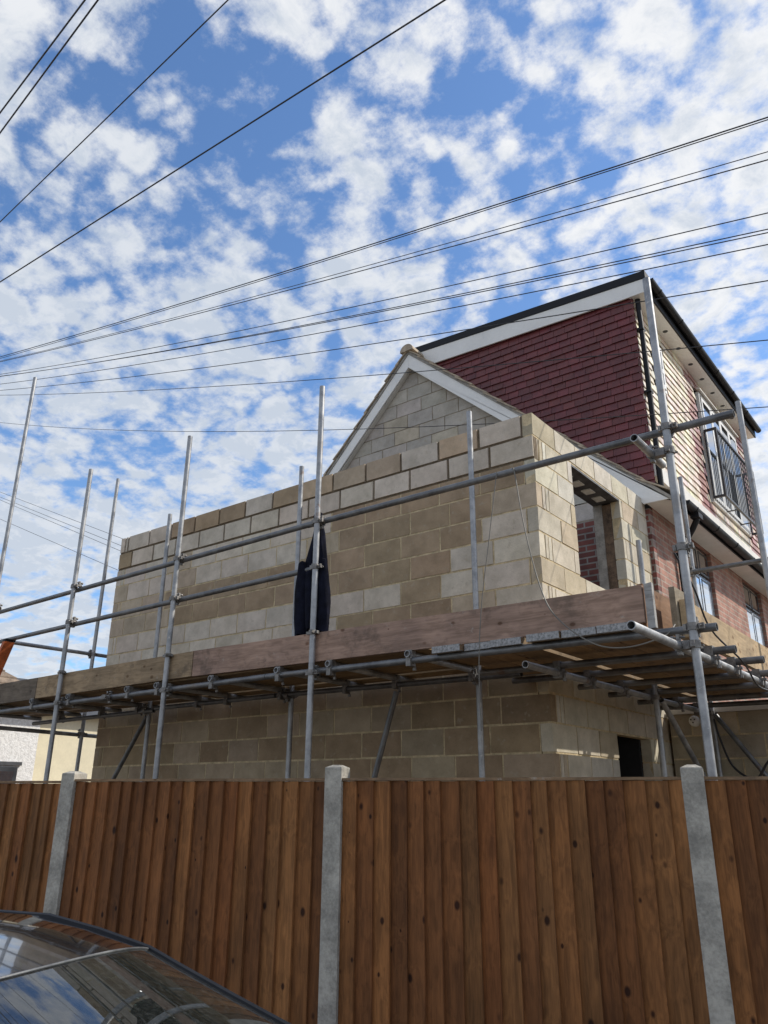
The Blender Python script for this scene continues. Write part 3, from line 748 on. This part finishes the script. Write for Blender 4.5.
# braces
tubepart('brace', (-6.35, YI+.03, .3), (-4.70, YI+.03, 2.48)); tubepart('brace', (-2.1, YI+.03, .0), (-1.26, YI+.03, 2.50))
tubepart('brace', (.52, 1.05, 2.44), (.52, 3.0-.55, 1.52)); tubepart('brace', (.52, 2.60, 2.44), (1.55, 2.58, .9))
# couplers
def coupler(p, axis_v, axis_h, side, r=.0325, ds=.055):
    """double coupler at point p on a standard: two bands, the swivel plate, bolts and flaps"""
    b = MB(); p = Vector(p); av, ah, sd_ = Vector(axis_v), Vector(axis_h), Vector(side)
    def band(c, t, rr, h):
        n_ = 12; ref = Vector((0, 0, 1)) if abs(t.z) < .9 else Vector((1, 0, 0)); u = t.cross(ref).normalized(); w_ = u.cross(t)
        ring = lambda q, r_: [q+r_*(math.cos(2*math.pi*k/n_)*u+math.sin(2*math.pi*k/n_)*w_) for k in range(n_)]
        b.rings([ring(c-t*h, .0243), ring(c-t*h, rr), ring(c+t*h, rr), ring(c+t*h, .0243)], True, (False, False))
    band(p, av, r, .021); q = p+sd_*ds; band(q, ah, r, .021)
    mid = p+sd_*ds*.5
    b.obox(mid-av*.024-ah*.024-sd_*(ds*.5-.024), av*.048, ah*.048, sd_*(ds-.048))
    for base, t, o_ in ((p, av, ah), (q, ah, av)):
        e = base+o_*.034
        b.obox(e-t*.016-sd_*.009, t*.032, o_*.03, sd_*.018)
        b.path([e+o_*.014-sd_*.035, e+o_*.014+sd_*.038], .0065, 6); b.path([e+o_*.014+sd_*.026, e+o_*.014+sd_*.041], .0125, 6)
        e2 = base-o_*.033; b.obox(e2-t*.018-o_*.018-sd_*.012, t*.036, o_*.018, sd_*.024)
    return b.build('coupler', M['coupler'], scaf, True)
Xv, Yv, Zv = (1, 0, 0), (0, 1, 0), (0, 0, 1)
for x, zt in outer[:4]:
    for z_ in (3.785, 3.395, ZL-.004): coupler((x, YO, z_), Zv, Xv, Yv)
for z_ in (3.787, ZL): coupler((1.525, YO, z_), Zv, Xv, Yv)
for x, zt in outer[1:4]:
    b = MB(); b.path([(x, YO, 2.845), (x, YO, 2.88)], .033, 12); b.box((x-.06, YO-.012, 2.85), (x+.055, YO+.012, 2.872)); b.box((x+.02, YO-.05, 2.852), (x+.04, YO+.03, 2.87)); b.build('coupler', M['coupler'], scaf, True)
coupler((1.525, YO, 3.63), Zv, Yv, (-1, 0, 0), ds=.105); coupler((1.525, YO, 2.456), Zv, Yv, (-1, 0, 0), ds=.085); coupler((1.525, YO, 3.02), Zv, Xv, Yv)
for x, zt in inner: coupler((x, YI, ZL-.015), Zv, Xv, (0, -1, 0))
for y in (.90, 2.62): coupler((1.525, y, 2.459), Zv, Yv, (-1, 0, 0), ds=.085)
for y in (1.03, 2.63): coupler((.48, y, 2.467), Zv, Yv, (-1, 0, 0))
coupler((.48, 2.63, 3.92), Zv, Xv, (0, -1, 0)); coupler((1.525, 2.62, 3.92), Zv, Xv, (0, -1, 0))
coupler((-6.45, 0, 3.39), Zv, Yv, (-1, 0, 0)); coupler((-6.45, 0, 2.385), Zv, Yv, (-1, 0, 0))
def putlog_clip(x, y, z, along):
    """single coupler between a ledger and the transom on top of it"""
    b = MB(); p = Vector((x, y, z)); t = Vector(along); o_ = Vector((t.y, t.x, 0))
    b.obox(p-t*.02-o_*.033+Vector((0, 0, -.032)), t*.04, o_*.066, (0, 0, .05)); b.obox(p-t*.026-o_*.026+Vector((0, 0, .02)), t*.052, o_*.052, (0, 0, .062))
    b.path([p+o_*.045+Vector((0, 0, -.05)), p+o_*.045+Vector((0, 0, .05))], .0065, 6); b.path([p+o_*.045+Vector((0, 0, -.056)), p+o_*.045+Vector((0, 0, -.036))], .0135, 6)
    b.obox(p-t*.016+o_*.02+Vector((0, 0, .0)), t*.032, o_*.04, (0, 0, .016))
    return b.build('coupler', M['coupler'], scaf, True)
for x in trx:
    putlog_clip(x, YL, ZL, Xv)
    if x > -6.5: putlog_clip(x, YI-.055, ZL-.012, Xv)
for y in tys:
    putlog_clip(1.44, y, 2.458, Yv); putlog_clip(.425, y, 2.462, Yv)
# a spare coupler clamped on the front ledger
coupler((-4.05, YL, ZL-.004), Xv, Zv, (0, -1, 0))

# ------------------------------------------------------------------ boards
def board(name, o_, ax, ay, az, c, mat, label, cat='board', group=None, bands=None):
    r_ = thing(name, label, cat, tuple(Vector(o_)), group)
    b = MB(); b.obox(o_, ax, ay, az, c+(rng.random(),)); b.build('plank', mat, r_)
    if bands:
        ax_, ay_, az_ = Vector(ax), Vector(ay), Vector(az); Lx = ax_.length; u = ax_.normalized(); v_ = ay_.normalized(); w_ = az_.normalized(); tt = .0035
        for e in (0, Lx):
            bb = MB(); s0 = -tt if e == 0 else Lx-.03; s1 = .03 if e == 0 else Lx+tt
            q = Vector(o_)+u*s0-v_*tt-w_*tt
            o0 = Vector(o_)
            # hoop: end plate, top and bottom strips
            end0 = -tt if e == 0 else Lx
            bb.obox(o0+u*end0-w_*tt, u*tt, ay_, w_*(az_.length+2*tt))
            st0 = 0 if e == 0 else Lx-.03
            bb.obox(o0+u*st0-w_*tt, u*.03, ay_, w_*(tt-.0004)); bb.obox(o0+u*st0+az_+w_*.0004, u*.03, ay_, w_*(tt-.0004))
            bb.build('end_band', M['band'], r_)
    return r_
OLD = [(.27, .185, .10), (.30, .205, .115), (.22, .155, .09), (.33, .225, .12), (.26, .18, .11)]
zb = ZT2+.026
for y, wd_ in ((-1.222, .222), (-.994, .222), (-.766, .222), (-.538, .14), (-.325, .222)):
    for (xa, xb) in ((-7.7, -3.85), (-3.80, -.27)):
        board('scaffold_board', (xa+rng.uniform(-.05, .0), y, zb+.001), (xb-xa-.02, 0, 0), (0, wd_, 0), (0, 0, .038), rng.choice(OLD), M['timber_x'],
              'weathered scaffold board laid along the long front wall behind the toe boards', 'scaffold board', 'scaffold boards laid along the front')
zb2 = 2.582
for k in range(6):
    x = -.215+k*.2335; ya0 = YO-.005+rng.uniform(-.03, .03); ye = 2.62 if k else -.03
    if k == 2: x -= .024
    if k >= 3: x += .022
    zz = (zb2 if x > .05 else zb2)+.0
    board('scaffold_board', (x, ya0, zz), (0, ye-ya0, 0), (.224 if k != 1 else .20, 0, 0), (0, 0, .038), rng.choice(OLD), M['timber_y'],
          'warm brown scaffold board with galvanised end bands projecting below the pinkish toe board', 'scaffold board', 'banded scaffold boards running back beside the window', True)
TY = YO+.034
TZ = 2.645
board('toe_board', (-8.2, TY, TZ-.035), (2.78, 0, .02), (0, .034, 0), (0, 0, .225), (.165, .135, .105), M['timber_x'], 'grey weathered toe board at the far left end of the scaffold', 'toe board')
board('toe_board', (-5.41, TY, TZ-.012), (2.58, 0, .02), (0, .034, 0), (0, 0, .222), (.36, .265, .165), M['timber_x'], 'pale yellow timber toe board between grey and pinkish boards', 'toe board')
board('toe_board', (-2.82, TY, TZ+.006), (4.07, 0, -.030), (0, .034, 0), (0, 0, .225), (.36, .245, .19), M['timber_x'], 'long pinkish brown toe board across the front beneath the hanging jacket', 'toe board')
board('toe_board', (1.372, -.98, 2.565), (0, 3.6, .0), (.036, 0, 0), (0, 0, .228), (.44, .33, .205), M['timber_y'], 'sunlit pale toe board running back along the right side under brick wall', 'toe board')
# short stop boards at the corner
board('stop_board', (1.20, -1.20, 2.57), (0, .62, 0), (.036, 0, .0), (0, 0, .30), (.25, .145, .085), M['timber_y'], 'short brown board on edge just behind right end of the pinkish toe board', 'board')
board('stop_board', (1.262, -1.255, 2.58), (.045, .0, .006), (0, .035, 0), (0, 0, .27), (.35, .35, .35), M['timber_x'], 'short grey upright batten at the right end of the pinkish toe board', 'batten')
board('stop_board', (1.33, -1.02, 2.57), (0, .20, 0), (.036, 0, 0), (0, 0, .30), (.30, .255, .19), M['timber_y'], 'short upright plank end standing beside the tall corner pole', 'board')

# ------------------------------------------------------------------ jacket on the scaffold pole
jk = thing('work_jacket', 'dark navy work jacket hung by its hood from the scaffold rails', 'jacket', (-1.4, -1.25, 2.85))
b = MB()
# closed cloth tube: half widths and depth change with height; folds by angle
lev = [(3.905, -1.420, .030, .030), (3.875, -1.42, .046, .045), (3.83, -1.415, .046, .045), (3.79, -1.41, .038, .035), (3.72, -1.41, .062, .04), (3.60, -1.42, .092, .05), (3.48, -1.43, .122, .06),
       (3.40, -1.435, .132, .062), (3.30, -1.435, .150, .07), (3.18, -1.43, .158, .075), (3.05, -1.425, .160, .078), (2.95, -1.42, .160, .075), (2.885, -1.42, .150, .066), (2.875, -1.42, .11, .04)]
n_ = 40; rs = []
for zz, cx, hw, hd in lev:
    r_ = []
    for k in range(n_):
        a = 2*math.pi*k/n_; f = 1+.24*math.sin(5*a+zz*3)*min(1, (3.9-zz)*2)+.07*math.sin(11*a+zz*7)
        hem = .035*math.sin(a*3+.6) + .05*math.cos(a) if zz < 2.93 else 0
        r_.append(Vector((cx-.012+.88*hw*math.cos(a)*(1+.05*math.sin(9*a+zz*9)), YL+.052+hd*math.sin(a)*f, zz+hem)))
    rs.append(r_)
b.rings(rs, True, (True, True)); b.build('jacket_body', M['cloth'], jk, True)
b = MB()
for sx, sg in ((-1.53, -1), (-1.345, 1)):
    rs = []
    for q in range(9):
        t = q/8; zz = 3.47-.60*t; cx = sx+sg*.025*math.sin(t*2.2); r0 = .052+.018*math.sin(t*3)
        rs.append([Vector((cx+r0*math.cos(2*math.pi*k/14)*(1+.1*math.sin(3*k+q)), YL+.005+.045*math.sin(2*math.pi*k/14)+.015*t, zz+.01*math.sin(k*1.3))) for k in range(14)])
    b.rings(rs, True, (True, True)); b.build('sleeve', M['cloth'], jk, True); b = MB()

# ------------------------------------------------------------------ hanging cables
def cable(name, pts, r, mat, label, cat='cable', group=None, sub=6):
    b = MB(); P_ = [Vector(q) for q in pts]; sm = []
    for i in range(len(P_)-1):
        p0, p1, p2, p3 = P_[max(i-1, 0)], P_[i], P_[i+1], P_[min(i+2, len(P_)-1)]
        for k in range(sub):
            t = k/sub; sm.append(.5*((2*p1)+(-p0+p2)*t+(2*p0-5*p1+4*p2-p3)*t*t+(-p0+3*p1-3*p2+p3)*t**3))
    sm.append(P_[-1]); b.path(sm, r, 6)
    return tag(b.build(name, mat, None, True), label, cat, group)
cable('hanging_cable', [(.325, YL-.03, 3.80), (.32, YL-.033, 3.76), (.265, -1.31, 3.33), (.20, -1.34, 2.85), (.17, -1.35, 2.45), (.165, -1.34, 2.05)], .0032, M['palecable'], 'thin dark cable hanging straight down from the upper rail, left of two')
cable('hanging_cable', [(.45, YL-.03, 3.80), (.468, YL-.033, 3.75), (.527, -1.30, 3.35), (.63, -1.335, 2.92), (.74, -1.36, 2.70), (.95, -1.345, 2.52), (1.15, -1.33, 2.475), (1.36, -1.30, 2.52), (1.40, -1.2, 2.60)], .0042, M['palecable'], 'pale cable sloping from the upper rail down to the corner, right of two')
cable('trailing_cable', [(1.45, -1.21, 3.02), (1.50, -1.08, 2.82), (1.50, -.85, 2.62), (1.56, -.45, 2.47), (1.55, -.1, 2.36), (1.54, .4, 2.37), (1.55, 1.0, 2.36)], .006, M['cable'], 'black cable trailing from the tall corner pole over the pale toe board')
cable('looped_cable', [(.50, 2.60, 2.40), (.55, 2.50, 2.25), (.68, 2.35, 1.95), (.88, 2.28, 1.83), (1.02, 2.25, 1.98), (1.2, 2.22, 2.10)], .011, M['cable'], 'thick black cable looping under the right scaffold platform before the low block wall')
op = thing('orange_plank', 'orange painted plank leaning at the far left end of the scaffold rails', 'plank', (-6.4, -1.34, 2.7))
b = MB(); b.obox((-6.545, -1.34, 2.70), (.055, 0, 0), (0, .12, .0), (.36, .0, .62), (.5, .5, .5, 0)); b.build('board', M['orange'], op)
b = MB(); b.obox((-6.545+.3632, -1.342, 2.70+.6255), (.054, 0, 0), (0, .124, 0), (.014, 0, .024)); b.build('end_cap', M['black'], op)

# ------------------------------------------------------------------ overhead wires
def quad_wire(c, y, x0, x1, r, label):
    b = MB(); pts = []
    for k in range(41):
        x = x0+(x1-x0)*k/40; pts.append((x, y, c[0]*x*x+c[1]*x+c[2]))
    b.path(pts, r*.72, 6)
    return tag(b.build('overhead_wire', M['cable'], None, True), label, 'wire', 'overhead wires')
WR = [((.001, -.185, 8.633), .011, 'thick topmost wire of the bundle climbing over the house from left to right'),
      ((.001, -.184, 8.600), .008, 'thin wire running right against the underside of the thick topmost wire'),
      ((.0014, -.1985, 8.232), .007, 'upper wire of the close pair just below the thick topmost wire'),
      ((.0012, -.2055, 8.149), .009, 'lower wire of the close pair just below the thick topmost wire'),
      ((.002, -.213, 7.526), .008, 'single wire above the close pair that skims the dormer roof'),
      ((.002, -.221, 7.352), .008, 'upper strand of the close pair that passes above the dormer roof corner'),
      ((.002, -.224, 7.318), .008, 'lower strand of the close pair that passes above the dormer roof corner'),
      ((.002, -.219, 7.172), .008, 'wire that touches the black dormer roof corner in view'),
      ((.002, -.234, 6.791), .008, 'wire crossing the upper part of the plum tiled dormer cheek'),
      ((.002, -.267, 6.199), .007, 'wire crossing the white bargeboard and the middle of the tiled cheek'),
      ((.004, -.243, 5.452), .006, 'lowest nearly level wire crossing low over the block gable')]
for c, r_, lb in WR: quad_wire(c, 1.5, -30 if c[0] < .0035 else -24, 14, r_, lb)
def line_wire(p, q, ext0, ext1, r, label, sag=.0):
    p, q = Vector(p), Vector(q); r *= .68; d = (q-p).normalized(); a, e = p-d*ext0, q+d*ext1
    b = MB(); b.path([a+(e-a)*(k/20) for k in range(21)], r, 6)
    return tag(b.build('overhead_wire', M['cable'], None, True), label, 'wire', 'overhead wires')
line_wire((-3.012, -3.717, 7.2), (-1.511, -3.853, 7.2), 25, 20, .010, 'first wire at the top left corner of the sky, left of a close pair')
line_wire((-3.224, -3.606, 7.2), (-1.435, -3.794, 7.2), 25, 20, .010, 'second wire at the top left corner of the sky, right of a close pair')
line_wire((-4.347, -3.02, 7.2), (-.668, -3.207, 7.2), 25, 20, .008, 'thin lone steep wire in the upper left sky')
line_wire((-5.324, -2.51, 7.2), (.610, -2.23, 7.2), 25, 20, .011, 'long thick wire slanting across the upper sky to top centre')
for (a, e, lb) in (((-40.732, 14, 18.219), (-28.156, 14, 12.986), 'highest of the faint far wires sloping down behind left wall end'),
                   ((-40.616, 14, 17.88), (-28.164, 14, 12.645), 'second faint far wire sloping down behind left wall end'),
                   ((-40.582, 14, 17.70), (-28.193, 14, 12.408), 'third faint far wire sloping down behind left wall end'),
                   ((-40.118, 14, 16.423), (-28.237, 14, 11.503), 'lowest of the faint far wires sloping down behind left wall end')):
    line_wire(a, e, 20, 10, .016, lb)

# ------------------------------------------------------------------ neighbouring houses at the far left
nb = thing('white_house', 'white pebble dashed house with brown tiled roof beyond left scaffold end', 'house', (-20, 1, 0))
b = MB(); b.box((-26, -4, 0), (-16.4, 5.0, 3.75)); b.build('wall', M['pebble'], nb)
b = MB(); ov = .35; x0, x1, y0, y1, ze, zr_ = -26-ov, -16.4+ov, -4-ov, 5+ov, 3.72, 7.6
ym = (y0+y1)/2; dd = (y1-y0)/2
b.add([(x0, y0, ze), (x1, y0, ze), (x1, y1, ze), (x0, y1, ze), (x0+dd, ym, zr_), (x1-dd, ym, zr_)], [(0, 1, 5, 4), (1, 2, 5), (2, 3, 4, 5), (3, 0, 4), (3, 2, 1, 0)])
rows = MB()
for k in range(22):                                             # raised tile courses on the slope that faces the scaffold
    t = k/22; zz = ze+(zr_-ze)*t; xa = x1-dd*t
    rows.add([(xa+.02, y0+dd*t, zz+.01), (xa+.02, y1-dd*t, zz+.01), (xa-.17, y1-dd*(t+.045), zz+.175), (xa-.17, y0+dd*(t+.045), zz+.175), (xa+.02, y0+dd*t, zz+.05), (xa+.02, y1-dd*t, zz+.05), (xa-.17, y1-dd*(t+.045), zz+.185), (xa-.17, y0+dd*(t+.045), zz+.185)],
             [(0, 3, 2, 1), (4, 5, 6, 7), (0, 1, 5, 4), (1, 2, 6, 5), (2, 3, 7, 6), (3, 0, 4, 7)])
rf2 = b.build('roof', M['brownroof'], nb); rows.build('tile_course', M['brownroof'], rf2)
b = MB(); b.box((-16.39, 2.9, 1.1), (-16.33, 4.55, 2.3)); wn = b.build('window', M['anthracite'], nb)
b = MB(); b.box((-16.33, 3.0, 1.2), (-16.322, 3.68, 2.2)); b.box((-16.33, 3.76, 1.2), (-16.322, 4.45, 2.2)); b.build('pane', M['glass'], wn)
b = MB(); b.box((-16.39, 2.8, 2.34), (-16.34, 4.65, 2.42)); b.build('lintel', M['slate'], nb)
cb = thing('cream_house', 'cream rendered house wall seen under the scaffold beside the white house', 'house', (-22, 10, 0))
b = MB(); b.box((-27, 5.4, 0), (-17.2, 16, 3.75)); b.build('wall', M['cream'], cb)
b = MB(); b.prism([(-16.9, 5.2, 3.70), (-27.2, 5.2, 3.70), (-22.0, 5.2, 5.2)], (0, 11, 0)); b.build('roof', M['slate'], cb)
b = MB(); b.box((-17.195, 7.9, 0), (-17.13, 8.05, 3.8)); b.build('downpipe', M['offwhite'], cb)

# ------------------------------------------------------------------ the parked car (nose to the left, parallel with the fence)
CS = 1.62                                     # distance of its centre line from the camera, towards the fence
camt = (CAM-FP).dot(FD); cams = (CAM-FP).dot(FN)
car = thing('parked_car', 'dark glossy car parked by the fence with tinted rear screen', 'car', tuple(fpt(camt-2.2, cams+1.05)))
def cpt(t, s, z): return fpt(camt+t, cams+1.05+s, z)     # t along the car (rear +), s across (+ = fence side)
# side profile: (t, belt half width, roof half width, roof z, belt z)
def sect(t, zroof, hroof, zbelt, hbelt, zsill=.22, hs=.80, n_=9):
    """half ring from the centre of the roof down to the sill on the fence side"""
    pts = []
    for k in range(n_):
        a = k/(n_-1); s = hroof*math.sin(a*math.pi/2*.97)/math.sin(math.pi/2*.97); pts.append((s, zroof-(.05*(a**2.6))*(1 if hroof > .4 else .6)))
    return pts
ROOF = [(-2.9, 1.02, .50), (-2.65, 1.17, .56), (-2.4, 1.30, .59), (-2.15, 1.385, .60), (-1.9, 1.425, .60), (-1.7, 1.431, .60), (-1.52, 1.431, .60), (-1.37, 1.410, .60),
        (-1.225, 1.382, .60), (-1.137, 1.352, .60), (-1.0, 1.307, .60), (-.85, 1.262, .595), (-.65, 1.185, .58), (-.45, 1.085, .55), (-.3, .99, .52)]
N_ = 13
def roofring(t, z, h):
    out_ = []
    bow = .16*max(0, min(1, (t+1.75)/.5))                        # the header bows towards the tail in the middle
    for k in range(-N_, N_+1):
        a = k/N_; s = h*a; out_.append(cpt(t+bow*(1-a*a), s, z-.055*abs(a)**2.4))
    return out_
def patch(name, i0, i1, mat, par=car):
    b = MB(); top = [roofring(*ROOF[i]) for i in range(i0, i1+1)]
    n2 = len(top[0]); vs_ = [q for r in top for q in r]; vb = [q-Vector((0, 0, .006)) for q in vs_]
    m_ = len(vs_); fs = []
    for r in range(len(top)-1):
        for k in range(n2-1):
            a = r*n2+k; fs.append((a, a+n2, a+n2+1, a+1)); fs.append((m_+a, m_+a+1, m_+a+n2+1, m_+a+n2))
    b.add(vs_+vb, fs)
    return b.build(name, mat, par, True)
patch('roof', 4, 8, M['paint']); patch('windscreen', 0, 4, M['carglass']); patch('rear_screen', 8, 14, M['carglass'])
# seam trims, side glass and body
b = MB(); b.path([q+Vector((0, 0, .002)) for q in roofring(*ROOF[8])], .0022, 6); b.build('screen_trim', M['oldsteel'], car, True)
for sg in (1, -1):
    b = MB(); edge = [cpt(t, sg*h, z-.055) for t, z, h in ROOF]
    b.path([q+FN*sg*.003 for q in edge], .009, 8); b.build('roof_rail', M['black'], car, True)
    b = MB(); n2 = len(ROOF); lo = [cpt(t, sg*(h+.13 if 2 < i < 12 else h+.10), .90) for i, (t, z, h) in enumerate(ROOF)]
    b.add(edge+lo+[q-FN*sg*.006 for q in edge]+[q-FN*sg*.006 for q in lo], [(i, i+1, n2+i+1, n2+i) for i in range(n2-1)]+[(2*n2+i, 3*n2+i, 3*n2+i+1, 2*n2+i+1) for i in range(n2-1)])
    b.build('side_window', M['carglass'], car, True)
    b = MB()
    for (i, tb) in ((6, -1.60), ):
        ed_ = edge[i]-Vector((0, 0, .012))-FN*sg*.004
        b.hexa([ed_, ed_+FD*.07, ed_+FD*.07-FN*sg*.015, ed_-FN*sg*.015, cpt(tb, sg*.74, .9), cpt(tb+.09, sg*.74, .9), cpt(tb+.09, sg*.72, .9), cpt(tb, sg*.72, .9)])
    b.build('door_pillar', M['black'], car)
BODY = [(-3.75, .50, .70, .62), (-3.68, .42, .80, .74), (-3.4, .30, .86, .80), (-3.0, .24, .93, .845), (-2.6, .22, .97, .86), (-2.0, .22, .955, .865), (-1.2, .22, .95, .868), (-.6, .24, .955, .862), (-.2, .28, .95, .84), (.12, .34, .93, .80), (.26, .45, .86, .70)]
b = MB(); rs = []
for t, zl, zu, h in BODY:
    pr = [(-h*.86, zl), (-h*.97, zl+.10), (-h, (zl+zu)/2+.03), (-h*.975, zu-.07), (-h*.90, zu-.005), (-h*.6, zu+.012), (0, zu+.02), (h*.6, zu+.012), (h*.90, zu-.005), (h*.975, zu-.07), (h, (zl+zu)/2+.03), (h*.97, zl+.10), (h*.86, zl)]
    rs.append([cpt(t, s, z) for s, z in pr])
b.rings(rs, True, (True, True)); b.build('body', M['paint'], car, True)
for t in (-3.05, -.42):
    for sg in (1, -1):
        b = MB(); n_ = 24
        ring = lambda s, r: [cpt(t+r*math.cos(2*math.pi*k/n_), sg*s, .32+r*math.sin(2*math.pi*k/n_)) for k in range(n_)]
        b.rings([ring(.68, .22), ring(.68, .30), ring(.70, .315), ring(.85, .315), ring(.875, .30), ring(.878, .22)], True, (False, False)); wl = b.build('wheel', M['rubber'], car, True)
        b = MB(); b.rings([ring(.70, .05), ring(.70, .219), ring(.872, .219), ring(.874, .19), ring(.855, .18), ring(.86, .05)], True, (True, True)); b.build('rim', M['alloy'], wl, True)
for sg in (1, -1):
    b = MB(); b.hexa([cpt(.20, sg*.50, .66), cpt(.235, sg*.50, .66), cpt(.235, sg*.74, .68), cpt(.17, sg*.75, .68), cpt(.19, sg*.50, .80), cpt(.225, sg*.50, .80), cpt(.225, sg*.735, .80), cpt(.16, sg*.745, .80)]); b.build('tail_light', M['redlens'], car)
    b = MB(); b.hexa([cpt(-3.76, sg*.40, .60), cpt(-3.70, sg*.40, .60), cpt(-3.66, sg*.70, .62), cpt(-3.70, sg*.70, .62), cpt(-3.74, sg*.40, .70), cpt(-3.68, sg*.40, .70), cpt(-3.62, sg*.70, .73), cpt(-3.66, sg*.70, .73)]); b.build('headlight', M['clearlens'], car)
    b = MB(); b.obox(cpt(-2.42, sg*.83, .98), FD*.11, FN*sg*.20, (0, 0, .13)); b.build('wing_mirror', M['paint'], car)
# cabin: parcel shelf, seats with headrests
b = MB(); b.hexa([cpt(-1.0, -.62, .93), cpt(-.36, -.60, .93), cpt(-.36, .60, .93), cpt(-1.0, .62, .93), cpt(-1.0, -.62, .95), cpt(-.36, -.60, .95), cpt(-.36, .60, .95), cpt(-1.0, .62, .95)]); b.build('parcel_shelf', M['seat'], car)
for (t, s) in ((-1.15, -.32), (-1.15, .32), (-1.95, -.34), (-1.95, .34)):
    b = MB()
    prof = [(.24, .55, .0), (.25, .75, .01), (.23, .93, .05), (.11, .97, .055), (.12, 1.00, .06), (.14, 1.06, .065), (.13, 1.14, .07), (.09, 1.17, .072)]
    rs = []
    for h, z, back in prof:
        rs.append([cpt(t+back+d*.07, s+h*c_, z) for c_, d in ((-1, -.5), (-.7, -1), (.7, -1), (1, -.5), (1, .5), (.7, 1), (-.7, 1), (-1, .5))])
    b.rings(rs, True, (True, True)); b.build('seat', M['seat'], car, True)
